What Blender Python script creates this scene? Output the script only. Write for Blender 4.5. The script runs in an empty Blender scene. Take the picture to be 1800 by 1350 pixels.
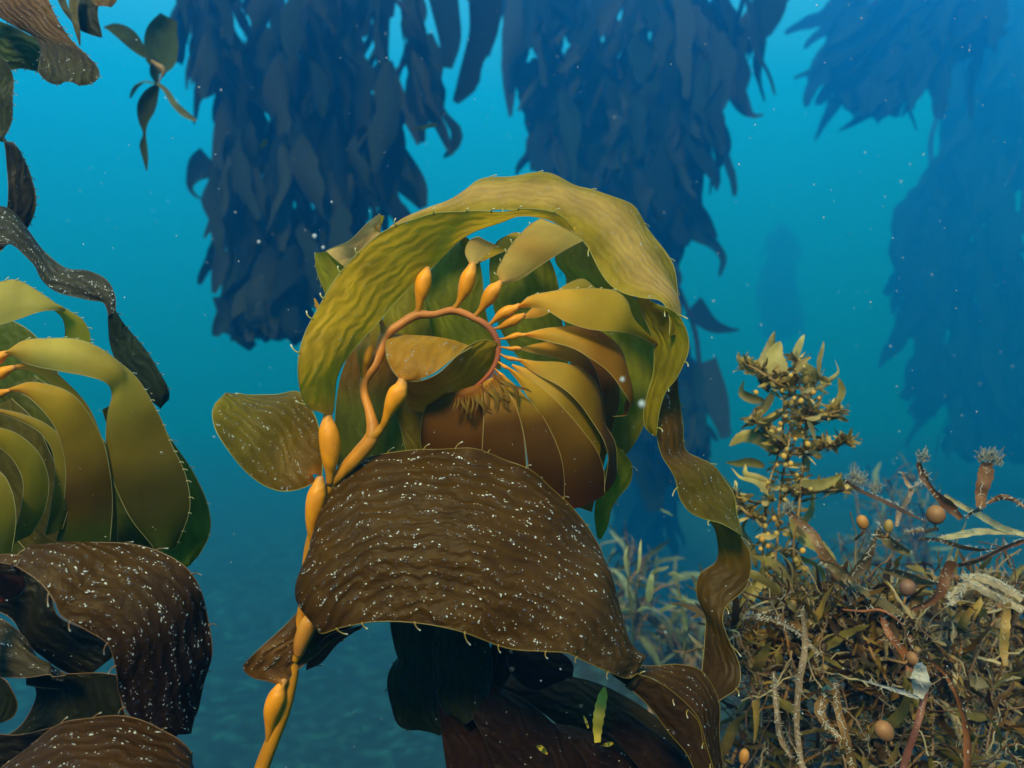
import bpy, math, random
from mathutils import Vector, noise, Matrix
random.seed(7)
S = bpy.context.scene
COL = S.collection
# ------------------------------------------------------------ camera, light, exposure
cam = bpy.data.cameras.new("camera"); camo = bpy.data.objects.new("camera", cam); COL.objects.link(camo)
camo.location = (0, 0, 0); camo.rotation_euler = (math.radians(90), 0, 0)
cam.sensor_width = 36; cam.lens = 30; cam.clip_start = 0.02; cam.clip_end = 600
cam.dof.use_dof = True; cam.dof.focus_distance = 0.92; cam.dof.aperture_fstop = 5.6
S.camera = camo
w = bpy.data.worlds.new("World"); S.world = w; w.use_nodes = True
nt = w.node_tree; nt.nodes.clear()
tc = nt.nodes.new('ShaderNodeTexCoord'); sp = nt.nodes.new('ShaderNodeSeparateXYZ')
mr = nt.nodes.new('ShaderNodeMapRange'); mr.inputs[1].default_value = -1; mr.inputs[2].default_value = 1
cr = nt.nodes.new('ShaderNodeValToRGB'); bg = nt.nodes.new('ShaderNodeBackground'); wo = nt.nodes.new('ShaderNodeOutputWorld')
nt.links.new(tc.outputs['Generated'], sp.inputs[0]); nt.links.new(sp.outputs[2], mr.inputs[0])
nt.links.new(mr.outputs[0], cr.inputs[0]); nt.links.new(cr.outputs[0], bg.inputs[0]); nt.links.new(bg.outputs[0], wo.inputs[0])
e = cr.color_ramp.elements
e[0].position = 0.0; e[0].color = (0.0, 0.012, 0.03, 1)
e[1].position = 1.0; e[1].color = (1.7, 1.25, 1.0, 1)
for p, c in ((0.36, (0.0, 0.02, 0.12)), (0.5, (0.0, 0.13, 0.42)), (0.66, (0.0, 0.38, 1.10)), (0.82, (0.36, 0.74, 1.25))):
    q = e.new(p); q.color = (*c, 1)
bg.inputs[1].default_value = 0.72
#     # azimuth measured from the view direction: the light falls from above, behind and left of the camera
sl = bpy.data.lights.new("sun", 'SUN'); so = bpy.data.objects.new("sun", sl); COL.objects.link(so)
sl.energy = 5.0; sl.angle = math.radians(12.0); sl.color = (1.0, 0.70, 0.46)
sd = Vector((-0.28, -1.1, .95)).normalized()
so.rotation_euler = sd.to_track_quat('Z', 'Y').to_euler(); so.location = (0, 0, 3)
S.view_settings.view_transform = 'Standard'; S.view_settings.look = 'None'; S.view_settings.gamma = 1
S.view_settings.exposure = 0.85
S.render.engine = 'CYCLES'
S.cycles.volume_bounces = 1; S.cycles.max_bounces = 6; S.cycles.transparent_max_bounces = 8

# ------------------------------------------------------------ helpers
K = 0.6 / 900
def P(x, y, d): return Vector(((x - 900) * K * d, d, (675 - y) * K * d))
ORG = {}
def tag(o, label=None, cat=None, group=None, kind=None):
    if label: o['label'] = label
    if cat: o['category'] = cat
    if group: o['group'] = group
    if kind: o['kind'] = kind
    return o
def thing(name, label, cat, loc, group=None):
    o = bpy.data.objects.new(name, None); COL.objects.link(o); o.empty_display_size = .05
    o.location = loc; ORG[o.name] = Vector(loc)
    return tag(o, label, cat, group)
def cr_pts(pts, n):
    """n+1 Catmull-Rom samples of tuples, spaced by chord length"""
    pts = [tuple(map(float, p)) for p in pts]
    if len(pts) == 1: return [pts[0]] * (n + 1)
    k = len(pts[0])
    ds = [0]
    for a, b in zip(pts, pts[1:]): ds.append(ds[-1] + max(1e-6, math.dist(a[:2], b[:2])))
    out = []; j = 0
    for i in range(n + 1):
        s = ds[-1] * i / n
        while j < len(pts) - 2 and s > ds[j + 1]: j += 1
        t = (s - ds[j]) / (ds[j + 1] - ds[j])
        p1, p2 = pts[j], pts[j + 1]
        p0 = pts[j - 1] if j > 0 else tuple(2 * a - b for a, b in zip(p1, p2))
        p3 = pts[j + 2] if j + 2 < len(pts) else tuple(2 * b - a for a, b in zip(p1, p2))
        h = ds[j + 1] - ds[j]
        hp = ds[j] - ds[j - 1] if j > 0 else h
        hn = ds[j + 2] - ds[j + 1] if j + 2 < len(pts) else h
        r = []
        for c in range(k):
            m1 = ((p1[c] - p0[c]) / hp + (p2[c] - p1[c]) / h) * .5 * h
            m2 = ((p2[c] - p1[c]) / h + (p3[c] - p2[c]) / hn) * .5 * h
            t2, t3 = t * t, t * t * t
            r.append((2*t3-3*t2+1)*p1[c] + (t3-2*t2+t)*m1 + (-2*t3+3*t2)*p2[c] + (t3-t2)*m2)
        out.append(tuple(r))
    return out
def stops(st, u):
    if not isinstance(st[0], (tuple, list)): return st
    for (a, ca), (b, cb) in zip(st, st[1:]):
        if u <= b:
            t = max(0, (u - a) / max(1e-6, b - a)); t = t * t * (3 - 2 * t)
            return tuple(p + (q - p) * t for p, q in zip(ca, cb))
    return st[-1][1]
def rnd(a, b): return random.uniform(a, b)

class MB:
    def __init__(s): s.v = []; s.f = []; s.c = []; s.st = []
    def vert(s, p, c=(1, 1, 1), st=(0, 0, 0), g=0.0):
        s.v.append(Vector(p)); s.c.append((c[0], c[1], c[2], g)); s.st.append(st); return len(s.v) - 1
    def grid(s, rows, cols, sts, gl, close=False):
        b = len(s.v); m = len(rows[0])
        for r, cc, ss in zip(rows, cols, sts):
            for p, c, t in zip(r, cc, ss): s.vert(p, c, t, gl)
        for i in range(len(rows) - 1):
            for j in range(m - (0 if close else 1)):
                j2 = (j + 1) % m
                s.f.append((b + i*m + j, b + i*m + j2, b + (i+1)*m + j2, b + (i+1)*m + j))
        return b
    def tube(s, path, rad, col, n=8, caps=True, gl=0.0, wob=0):
        m = len(path)
        if m < 2: return
        ts = [(path[min(i+1, m-1)] - path[max(i-1, 0)]).normalized() for i in range(m)]
        up = Vector((0, -1, 0.02)) if abs(ts[0].y) < .9 else Vector((0, 0, 1))
        x = ts[0].cross(up).normalized()
        rows = []; cc = []; ss = []; L = 0
        for i, (p, t) in enumerate(zip(path, ts)):
            x = (x - t * x.dot(t)).normalized(); y = t.cross(x)
            r = rad[i] if isinstance(rad, (list, tuple)) else rad
            if i: L += (p - path[i-1]).length
            c = stops(col, i / (m - 1)) if isinstance(col[0], (tuple, list)) else col
            row = []
            for k in range(n):
                a = 2 * math.pi * k / n
                rr = r * (1 + wob * noise.noise(p * 60 + Vector((math.cos(a), math.sin(a), 0))))
                row.append(p + (x * math.cos(a) + y * math.sin(a)) * rr)
            rows.append(row); cc.append([c] * n); ss.append([(L, r * 6.28 * k / n, 0) for k in range(n)])
        b = s.grid(rows, cc, ss, gl, True)
        if caps:
            for i, e_ in ((0, -1), (m - 1, 1)):
                q = s.vert(path[i] + ts[i] * e_ * (rad[i] if isinstance(rad, (list, tuple)) else rad) * .5, cc[i][0], ss[i][0], gl)
                for k in range(n):
                    fa = (b + i*n + k, b + i*n + (k+1) % n, q)
                    s.f.append(fa if e_ > 0 else fa[::-1])
    def leaf(s, path, width, side, col, nv=4, prof=None, serr=0, cup=.15, twist=0, gl=0.0, sseed=0):
        """tapering leaf along a 3D path; side = sideways direction at the start"""
        m = len(path); rows = []; cc = []; ss = []; L = 0
        nrm0 = None; x = side.copy()
        for i in range(m):
            t = (path[min(i+1, m-1)] - path[max(i-1, 0)])
            if t.length < 1e-9: t = Vector((0, 0, 1))
            t.normalize()
            x = x - t * x.dot(t)
            if x.length < 1e-6: x = t.orthogonal()
            x.normalize()
            if twist: x = Matrix.Rotation(twist / m, 3, t) @ x
            y = t.cross(x); u = i / (m - 1)
            wd = width * (prof(u) if prof else max(.04, math.sin(math.pi * min(1, u ** .8)) ** .6))
            if serr and i % 2: wd *= 1 - serr
            if i: L += (path[i] - path[i-1]).length
            c = stops(col, u) if isinstance(col[0], (tuple, list)) else col
            row = []; st = []
            for k in range(nv + 1):
                q = k / nv * 2 - 1
                row.append(path[i] + x * (q * wd / 2) + y * (cup * wd * q * q)); st.append((L, q * wd / 2, sseed))
            rows.append(row); cc.append([c] * (nv + 1)); ss.append(st)
        s.grid(rows, cc, ss, gl)
    def blob(s, c, r, col, axis=None, n=10, m=7, gl=0.0):
        """ellipsoid: r = (radius across, radius along axis)"""
        ax = (axis or Vector((0, 0, 1))).normalized(); x = ax.orthogonal().normalized(); y = ax.cross(x)
        rows = []; cc = []; ss = []
        for i in range(m + 1):
            a = math.pi * (i + .02) / (m + .04)
            rows.append([c - ax * math.cos(a) * r[1] + (x * math.cos(2*math.pi*k/n) + y * math.sin(2*math.pi*k/n)) * math.sin(a) * r[0] for k in range(n)])
            cc.append([col] * n); ss.append([(i * .003, k * .003, 0)] * n)
        s.grid(rows, cc, ss, gl, True)
    def build(s, name, mat, parent=None, smooth=True):
        cen = Vector((0, 0, 0))
        if s.v:
            for p in s.v: cen += p
            cen /= len(s.v)
        me = bpy.data.meshes.new(name)
        me.from_pydata([p - cen for p in s.v], [], s.f)
        a = me.color_attributes.new('col', 'FLOAT_COLOR', 'POINT')
        a.data.foreach_set('color', [x for c in s.c for x in c])
        b = me.attributes.new('st', 'FLOAT_VECTOR', 'POINT')
        b.data.foreach_set('vector', [x for c in s.st for x in c])
        if smooth: me.polygons.foreach_set('use_smooth', [True] * len(me.polygons))
        me.materials.append(mat); me.update()
        o = bpy.data.objects.new(name, me); COL.objects.link(o)
        o.location = cen - (ORG[parent.name] if parent else Vector((0, 0, 0)))
        ORG[o.name] = cen
        if parent: o.parent = parent
        return o

# ------------------------------------------------------------ materials
def N(nt, t, **kw):
    n = nt.nodes.new(t)
    for k, v in kw.items(): setattr(n, k, v)
    return n
def kelp_material(name, transl=.4, rough=.3, ridge=1.0, speck=1.0, spec=.5, sss=0, var=.25, ridge_dark=.28, rows=22):
    m = bpy.data.materials.new(name); m.use_nodes = True; nt = m.node_tree; nt.nodes.clear(); L = nt.links.new
    out = N(nt, 'ShaderNodeOutputMaterial'); pr = N(nt, 'ShaderNodeBsdfPrincipled')
    ac = N(nt, 'ShaderNodeAttribute', attribute_name='col'); st = N(nt, 'ShaderNodeAttribute', attribute_name='st')
    # blotchy pigment
    n1 = N(nt, 'ShaderNodeTexNoise'); n1.inputs['Scale'].default_value = 28; n1.inputs['Detail'].default_value = 5
    L(st.outputs['Vector'], n1.inputs['Vector'])
    r1 = N(nt, 'ShaderNodeMapRange'); r1.inputs[1].default_value = .3; r1.inputs[2].default_value = .7
    r1.inputs[3].default_value = 1 - var; r1.inputs[4].default_value = 1 + var; L(n1.outputs[0], r1.inputs[0])
    # corrugation rows along the blade
    wn = N(nt, 'ShaderNodeTexNoise'); wn.inputs['Scale'].default_value = 14; wn.inputs['Detail'].default_value = 2; L(st.outputs['Vector'], wn.inputs['Vector'])
    wm = N(nt, 'ShaderNodeVectorMath', operation='SCALE'); wm.inputs[3].default_value = .022; L(wn.outputs['Color'], wm.inputs[0])
    wa = N(nt, 'ShaderNodeVectorMath', operation='ADD'); L(st.outputs['Vector'], wa.inputs[0]); L(wm.outputs[0], wa.inputs[1])
    wv = N(nt, 'ShaderNodeTexWave', wave_type='BANDS', bands_direction='Y'); wv.inputs['Scale'].default_value = rows; wv.inputs['Distortion'].default_value = 7
    wv.inputs['Detail'].default_value = 2.5; wv.inputs['Detail Scale'].default_value = 1.3; L(st.outputs['Vector'], wv.inputs['Vector'])
    mp = N(nt, 'ShaderNodeMapping'); mp.inputs['Scale'].default_value = (55, 130, 60); L(wa.outputs[0], mp.inputs['Vector'])
    nn = N(nt, 'ShaderNodeTexNoise'); nn.inputs['Scale'].default_value = 1; nn.inputs['Detail'].default_value = 3; nn.inputs['Roughness'].default_value = .55; L(mp.outputs[0], nn.inputs['Vector'])
    n2 = N(nt, 'ShaderNodeMix', data_type='FLOAT'); n2.inputs[0].default_value = .68; L(wv.outputs['Fac'], n2.inputs[2]); L(nn.outputs[0], n2.inputs[3])
    # groove pigment
    gr = N(nt, 'ShaderNodeMapRange'); gr.inputs[1].default_value = .22; gr.inputs[2].default_value = .55
    gr.inputs[3].default_value = 1 - ridge_dark * ridge; gr.inputs[4].default_value = 1.0; L(n2.outputs[0], gr.inputs[0])
    mm = N(nt, 'ShaderNodeMath', operation='MULTIPLY'); L(r1.outputs[0], mm.inputs[0]); L(gr.outputs[0], mm.inputs[1])
    mc = N(nt, 'ShaderNodeVectorMath', operation='SCALE'); L(ac.outputs['Color'], mc.inputs[0]); L(mm.outputs[0], mc.inputs[3])
    # tiny blisters in rows that catch the sun
    vo = N(nt, 'ShaderNodeTexVoronoi'); vo.inputs['Scale'].default_value = 1
    mv = N(nt, 'ShaderNodeMapping'); mv.inputs['Scale'].default_value = (320, 480, 300)
    fn = N(nt, 'ShaderNodeTexNoise'); fn.inputs['Scale'].default_value = 420; fn.inputs['Detail'].default_value = 1; L(st.outputs['Vector'], fn.inputs['Vector'])
    fs = N(nt, 'ShaderNodeVectorMath', operation='SCALE'); fs.inputs[3].default_value = .0035; L(fn.outputs['Color'], fs.inputs[0])
    fa = N(nt, 'ShaderNodeVectorMath', operation='ADD'); L(wa.outputs[0], fa.inputs[0]); L(fs.outputs[0], fa.inputs[1]); L(fa.outputs[0], mv.inputs['Vector']); L(mv.outputs[0], vo.inputs['Vector'])
    sr = N(nt, 'ShaderNodeSeparateColor'); L(vo.outputs['Color'], sr.inputs[0])
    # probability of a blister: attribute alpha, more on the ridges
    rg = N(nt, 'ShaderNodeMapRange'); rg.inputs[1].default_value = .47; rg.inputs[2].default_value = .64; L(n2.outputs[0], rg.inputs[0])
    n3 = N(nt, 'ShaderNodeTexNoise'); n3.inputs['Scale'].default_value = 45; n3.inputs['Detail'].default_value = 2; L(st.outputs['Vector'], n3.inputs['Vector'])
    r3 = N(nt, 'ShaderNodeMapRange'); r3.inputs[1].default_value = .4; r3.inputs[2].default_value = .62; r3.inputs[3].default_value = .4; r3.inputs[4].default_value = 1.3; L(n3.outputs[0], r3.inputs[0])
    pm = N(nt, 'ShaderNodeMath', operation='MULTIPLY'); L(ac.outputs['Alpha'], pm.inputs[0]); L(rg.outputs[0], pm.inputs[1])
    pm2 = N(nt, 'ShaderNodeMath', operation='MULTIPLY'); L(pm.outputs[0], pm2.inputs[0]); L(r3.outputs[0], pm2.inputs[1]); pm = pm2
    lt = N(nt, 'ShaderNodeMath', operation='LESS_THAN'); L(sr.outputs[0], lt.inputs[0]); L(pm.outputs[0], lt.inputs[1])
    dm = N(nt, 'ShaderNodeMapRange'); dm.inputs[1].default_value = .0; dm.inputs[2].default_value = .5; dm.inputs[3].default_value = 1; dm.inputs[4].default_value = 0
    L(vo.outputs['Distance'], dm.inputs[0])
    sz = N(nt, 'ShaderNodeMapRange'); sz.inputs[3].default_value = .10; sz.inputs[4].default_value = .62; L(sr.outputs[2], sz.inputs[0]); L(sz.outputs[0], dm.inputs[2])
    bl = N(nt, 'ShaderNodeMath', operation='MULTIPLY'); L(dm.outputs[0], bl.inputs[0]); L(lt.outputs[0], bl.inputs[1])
    # sun glints painted as pale flecks into the colour of some blisters
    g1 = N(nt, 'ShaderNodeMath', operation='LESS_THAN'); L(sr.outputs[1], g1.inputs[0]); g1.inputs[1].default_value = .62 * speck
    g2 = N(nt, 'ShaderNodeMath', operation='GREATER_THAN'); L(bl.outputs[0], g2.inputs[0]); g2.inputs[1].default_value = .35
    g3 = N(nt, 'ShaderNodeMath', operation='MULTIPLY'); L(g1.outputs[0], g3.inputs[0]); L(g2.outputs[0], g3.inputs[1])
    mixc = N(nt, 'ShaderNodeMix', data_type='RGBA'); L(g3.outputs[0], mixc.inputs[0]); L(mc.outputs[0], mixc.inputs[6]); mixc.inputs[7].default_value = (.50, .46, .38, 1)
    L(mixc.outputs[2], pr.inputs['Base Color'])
    b1 = N(nt, 'ShaderNodeBump'); b1.inputs['Strength'].default_value = .9 * ridge; b1.inputs['Distance'].default_value = .004; L(n2.outputs[0], b1.inputs['Height'])
    b2 = N(nt, 'ShaderNodeBump'); b2.inputs['Strength'].default_value = .8; b2.inputs['Distance'].default_value = .0012; L(bl.outputs[0], b2.inputs['Height']); L(b1.outputs[0], b2.inputs['Normal'])
    L(b2.outputs[0], pr.inputs['Normal'])
    sq = N(nt, 'ShaderNodeMath', operation='GREATER_THAN'); L(bl.outputs[0], sq.inputs[0]); sq.inputs[1].default_value = .05
    for nm, lo, hi in (('Roughness', rough, .2), ('Specular IOR Level', spec, .9)):
        q = N(nt, 'ShaderNodeMapRange'); q.inputs[3].default_value = lo; q.inputs[4].default_value = hi; L(sq.outputs[0], q.inputs[0]); L(q.outputs[0], pr.inputs[nm])
    if sss:
        pr.inputs['Subsurface Weight'].default_value = sss; pr.inputs['Subsurface Radius'].default_value = (1, .45, .1); pr.inputs['Subsurface Scale'].default_value = .006
    if transl:
        tr = N(nt, 'ShaderNodeBsdfTranslucent'); L(mixc.outputs[2], tr.inputs[0]); L(b1.outputs[0], tr.inputs['Normal'])
        ms = N(nt, 'ShaderNodeMixShader'); ms.inputs[0].default_value = transl
        L(pr.outputs[0], ms.inputs[1]); L(tr.outputs[0], ms.inputs[2]); L(ms.outputs[0], out.inputs[0])
    else: L(pr.outputs[0], out.inputs[0])
    return m
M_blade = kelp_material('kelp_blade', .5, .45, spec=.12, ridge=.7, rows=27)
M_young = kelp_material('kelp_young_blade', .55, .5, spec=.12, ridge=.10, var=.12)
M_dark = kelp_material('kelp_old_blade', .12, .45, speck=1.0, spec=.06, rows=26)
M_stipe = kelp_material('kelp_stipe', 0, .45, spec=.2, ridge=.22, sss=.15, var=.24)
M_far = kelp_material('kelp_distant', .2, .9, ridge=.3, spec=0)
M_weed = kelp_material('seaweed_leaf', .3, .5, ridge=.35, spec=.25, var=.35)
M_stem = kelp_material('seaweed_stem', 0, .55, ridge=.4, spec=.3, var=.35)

# ------------------------------------------------------------ kelp blade builder
def z3(pts, d):
    """add depth to 2-tuples: d = number or (start, ..., end)"""
    n = len(pts); out = []
    dl = d if isinstance(d, (tuple, list)) else (d, d)
    for i, p in enumerate(pts):
        if len(p) > 2: out.append(p); continue
        s = i / max(1, n - 1) * (len(dl) - 1); j = min(int(s), len(dl) - 2)
        out.append((p[0], p[1], dl[j] + (dl[j+1] - dl[j]) * (s - j)))
    return out
def patch(mb, A, B, dA=.9, dB=None, col=(.2, .2, .03), bulge=0.0, ruf=.003, gl=.0, nu=None, nv=None, rim=None, spines=(0, 0), seed=0, rimr=.0008, rimcol=(.55, .48, .12), endrim=False, flip=1, slen=.008, cmid=None):
    dB = dA if dB is None else dB
    A = z3(A, dA); B = z3(B, dB)
    la = sum(math.dist(a[:2], b[:2]) for a, b in zip(A, A[1:])); lb = sum(math.dist(a[:2], b[:2]) for a, b in zip(B, B[1:]))
    n = nu or int(max(12, min(140, max(la, lb) / 7)))
    a = cr_pts(A, n); b = cr_pts(B, n)
    wmax = max(math.dist(p[:2], q[:2]) for p, q in zip(a, b))
    m = nv or int(max(6, min(48, wmax / 6)))
    a3 = [P(*p) for p in a]; b3 = [P(*p) for p in b]
    g = []
    for i in range(n + 1):
        w3 = (b3[i] - a3[i])
        t = ((a3[min(i+1, n)] - a3[max(i-1, 0)]) + (b3[min(i+1, n)] - b3[max(i-1, 0)]))
        nr = t.cross(w3)
        if nr.length < 1e-12: nr = Vector((0, -1, 0))
        nr.normalize()
        if nr.y > 0: nr = -nr
        row = []
        for j in range(m + 1):
            v = j / m
            p = a3[i].lerp(b3[i], v)
            q = Vector((p.x, p.y, p.z)) * 22 + Vector((seed * 3.1, 0, 0))
            edge = abs(2 * v - 1) ** 2
            fade = min(1, i / 4) * 1.0
            dsp = bulge * wmax * K * .9 * (1 - (2*v-1)**2) + fade * ruf * noise.noise(q) * (.5 + 1.4 * edge) * min(1, w3.length * 40)
            row.append(p + nr * dsp + (w3 * (noise.noise(q * 1.7 + Vector((5, 0, 0))) * .012 * (0 if j in (0, m) else 1))))
        g.append(row)
    cc = []; ss = []; L = 0
    for i in range(n + 1):
        if i: L += ((a3[i] + b3[i]) - (a3[i-1] + b3[i-1])).length / 2
        c = stops(col, i / n) if isinstance(col[0], (tuple, list)) else col
        wl = (b3[i] - a3[i]).length
        if cmid:
            row = []
            for j in range(m + 1):
                t = max(0, min(1, 1.5 - 1.9 * abs(2 * j / m - 1 + .2 * math.sin(i * .13)))); row.append(tuple(x + (y - x) * t for x, y in zip(c, cmid)))
            cc.append(row)
        else: cc.append([c] * (m + 1))
        ss.append([(L + seed * .7, (j / m - .5) * wl, seed * .37) for j in range(m + 1)])
    mb.grid(g, cc, ss, gl)
    if rim is not None:
        for side, jj, sg in ((0, 0, -1), (1, m, 1)):
            ed = [g[i][jj] for i in range(n + 1)]
            rim.tube(ed, rimr, rimcol, 5)
            k = spines[side]
            if k:
                tot = 0; nxt = k * .5 * rnd(.6, 1.4)
                for i in range(1, n):
                    tot += math.dist(a[i][:2], a[i-1][:2]) if side == 0 else math.dist(b[i][:2], b[i-1][:2])
                    if tot > nxt:
                        nxt = tot + k * rnd(.6, 1.5)
                        o = (g[i][jj] - g[i][jj + (1 if jj == 0 else -1)])
                        if o.length < 1e-6: continue
                        o.normalize(); tn = (ed[i+1] - ed[i-1]).normalized() * flip
                        s_ = slen * rnd(.6, 1.15)
                        pth = [ed[i] - o*.001, ed[i] + o*s_*.35 + tn*s_*.1, ed[i] + o*s_*.75 + tn*s_*.4, ed[i] + o*s_ + tn*s_*.8]
                        rim.tube(pth, [rimr*2.2, rimr*1.4, rimr*1.2, rimr*1.6], [(0, rimcol), (.6, tuple(x * 1.6 for x in rimcol)), (1, (.7, .66, .5))], 5)
        if endrim:
            rim.tube(g[n], rimr, rimcol, 5)
    return g
def blade(parent, patches, mat, name='blade', rim=True, label=None):
    mb = MB(); rm = MB() if rim else None
    cs = (2.0, 1.4, .45) if mat == M_blade else ((1.5, 1.2, .5) if mat == M_young else (1, 1, 1))
    def sc(c): return tuple(x * y for x, y in zip(c, cs))
    for i, kw in enumerate(patches):
        kw = dict(kw); c = kw.get('col', (.2, .2, .03)); kw['col'] = [(u, sc(q)) for u, q in c] if isinstance(c[0], tuple) else sc(c)
        kw['rimr'] = kw.get('rimr', .0008) * .6; kw['rimcol'] = tuple(x * .62 for x in kw.get('rimcol', (.55, .48, .12)))
        patch(mb, rim=rm, **kw)
    o = mb.build(name, mat, parent)
    if label: o['label'] = label
    if rim and rm.v: rm.build('blade_margin', M_margin, o)
    return o
M_margin = kelp_material('blade_margin', .3, .35, ridge=0, speck=0, var=.1)
def px_tube(mb, pts, col, d=None, n=60, sides=14, gl=0, wob=0):
    """pts: (x, y, depth, width in photo pixels)"""
    q = cr_pts(pts, n)
    mb.tube([P(a, b, c) for a, b, c, e_ in q], [max(.0002, e_ * K * c / 2) for a, b, c, e_ in q], col, sides, gl=gl, wob=wob)
# ------------------------------------------------------------ water, sea bed
HZ = dict(x0=-100, x1=100, y0=-14, y1=125, z0=-9.5, z1=23)
def seabed_h(x, y):
    h = -7.0 + .22 * noise.noise(Vector((x * .7, y * .7, 0))) + .10 * noise.noise(Vector((x * 2.3, y * 2.3, 3))) + .03 * noise.noise(Vector((x * 8, y * 8, 7)))
    return h
def seabed():
    mb = MB(); n = 230; rows = []; cc = []; ss = []
    for i in range(n + 1):
        t = i / n; y = -12 + 135 * t ** 2.0 + 0 if t > .0 else -10
        r = []
        for j in range(n + 1):
            s_ = j / n * 2 - 1; x = 1.0 + 96 * (abs(s_) ** 2.2) * (1 if s_ > 0 else -1)
            x = max(-98, min(98, x)); r.append(Vector((x, y, seabed_h(x, y))))
        rows.append(r); cc.append([(1, 1, 1)] * (n + 1)); ss.append([(p.x, p.y, p.z) for p in r])
    mb.grid(rows, cc, ss, 0)
    m = bpy.data.materials.new('reef_floor'); m.use_nodes = True; nt = m.node_tree; pr = nt.nodes['Principled BSDF']; L = nt.links.new
    st = N(nt, 'ShaderNodeAttribute', attribute_name='st')
    n1 = N(nt, 'ShaderNodeTexNoise'); n1.inputs['Scale'].default_value = 3.2; n1.inputs['Detail'].default_value = 8; n1.inputs['Roughness'].default_value = .65; L(st.outputs['Vector'], n1.inputs['Vector'])
    cr = N(nt, 'ShaderNodeValToRGB'); L(n1.outputs[0], cr.inputs[0]); L(cr.outputs[0], pr.inputs['Base Color'])
    e = cr.color_ramp.elements; e[0].position = .36; e[0].color = (.002, .005, .007, 1); e[1].position = .7; e[1].color = (.02, .08, .085, 1)
    q = e.new(.52); q.color = (.004, .014, .016, 1)
    b = N(nt, 'ShaderNodeBump'); b.inputs['Strength'].default_value = 1; b.inputs['Distance'].default_value = .06; L(n1.outputs[0], b.inputs['Height']); L(b.outputs[0], pr.inputs['Normal'])
    pr.inputs['Roughness'].default_value = .9
    global M_reef; M_reef = m
    tag(mb.build('seabed', m), 'mottled rocky sea bed fading into blue water under the kelp', 'sea bed', kind='structure')
seabed()
def reef(cx, cy, rx, ry, zt, sd):
    mb = MB(); rows = []; n = 150; prof = [(0, 0), (.15, 0), (.3, -.01), (.45, -.02), (.6, -.04), (.75, -.08), (.87, -.15), (.96, -.26), (1.02, -.42), (1.05, -.65), (1.08, -.95), (1.13, -1.4), (1.2, -2), (1.35, -3), (1.6, -4.5), (2.0, -7)]
    pr_ = cr_pts(prof, 90)
    for r, z in pr_:
        row = []
        for k in range(n):
            a = 2 * math.pi * k / n; p = Vector((cx + rx * r * math.cos(a), cy + ry * r * math.sin(a), zt + z))
            q = p * 3 + Vector((sd, 0, 0)); d = noise.noise(q) * .14 + noise.noise(q * 2.7) * .07 + noise.noise(q * 7) * .03
            row.append(p + Vector((math.cos(a) * d * min(1, r * 2) * 1.2, math.sin(a) * d * min(1, r * 2), d * .8)))
        rows.append(row)
    mb.grid(rows, [[(1,1,1)] * n] * len(rows), [[(p.x * 3, p.y * 3, p.z * 3) for p in r] for r in rows], 0, True)
    tag(mb.build('reef', M_reef), 'dark rocky reef ledge carrying the tangled seaweeds', 'reef', kind='structure')
reef(1.25, 2.05, .85, .62, -.74, 1); reef(1.5, 5.6, 1.4, 1.0, -1.75, 9); reef(3.9, 8.2, 1.9, 1.8, -2.35, 5)
def haze():
    mb = MB(); h = HZ
    vs = [(x, y, z) for x in (h['x0'], h['x1']) for y in (h['y0'], h['y1']) for z in (h['z0'], h['z1'])]
    me = bpy.data.meshes.new('haze'); me.from_pydata(vs, [], [(0,1,3,2), (4,6,7,5), (0,4,5,1), (2,3,7,6), (0,2,6,4), (1,5,7,3)])
    m = bpy.data.materials.new('sea_water'); m.use_nodes = True; nt = m.node_tree; nt.nodes.clear()
    v = N(nt, 'ShaderNodeVolumePrincipled'); o = N(nt, 'ShaderNodeOutputMaterial'); nt.links.new(v.outputs[0], o.inputs['Volume'])
    v.inputs['Density'].default_value = HD; v.inputs['Color'].default_value = HC; v.inputs['Absorption Color'].default_value = HA
    v.inputs['Anisotropy'].default_value = HG
    me.materials.append(m); ob = bpy.data.objects.new('haze', me); COL.objects.link(ob)
    tag(ob, 'blue green sea water that veils the distant kelp', 'water haze', kind='stuff')
HD = .064; HC = (.008, .178, .57, 1); HA = (.30, .77, .96, 1); HG = .65
haze()
# ------------------------------------------------------------ the curling kelp frond in the middle
OR = (.64, .21, .002); OR2 = (.36, .13, .002); BRN = (.26, .085, .018)
def float_(parent, pts, name='float', col=None, label=None):
    k_ = rnd(.78, 1.05); mb = MB(); px_tube(mb, pts, col or [(0, OR2), (.35, tuple(x * k_ for x in OR)), (.7, (.74 * k_, .24 * k_, .003)), (.9, (.66, .24, .02)), (1, (.42, .17, .04))], n=34, sides=18)
    o = mb.build(name, M_stipe, parent)
    if label: o['label'] = label
    return o
GRN = (.125, .125, .012); GRN2 = (.15, .155, .014); OLV = (.17, .145, .014); DGR = (.045, .07, .012); MGR = (.075, .105, .014)
TAN = (.46, .34, .19); TAN2 = (.30, .18, .045); DBR = (.045, .020, .005); BR2 = (.11, .05, .008); PALE = (.45, .33, .09)
K1 = thing('giant_kelp', 'golden kelp frond curling into a spiral of small blades at the centre', 'kelp', P(455, 1420, .86))
mb = MB()
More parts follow.
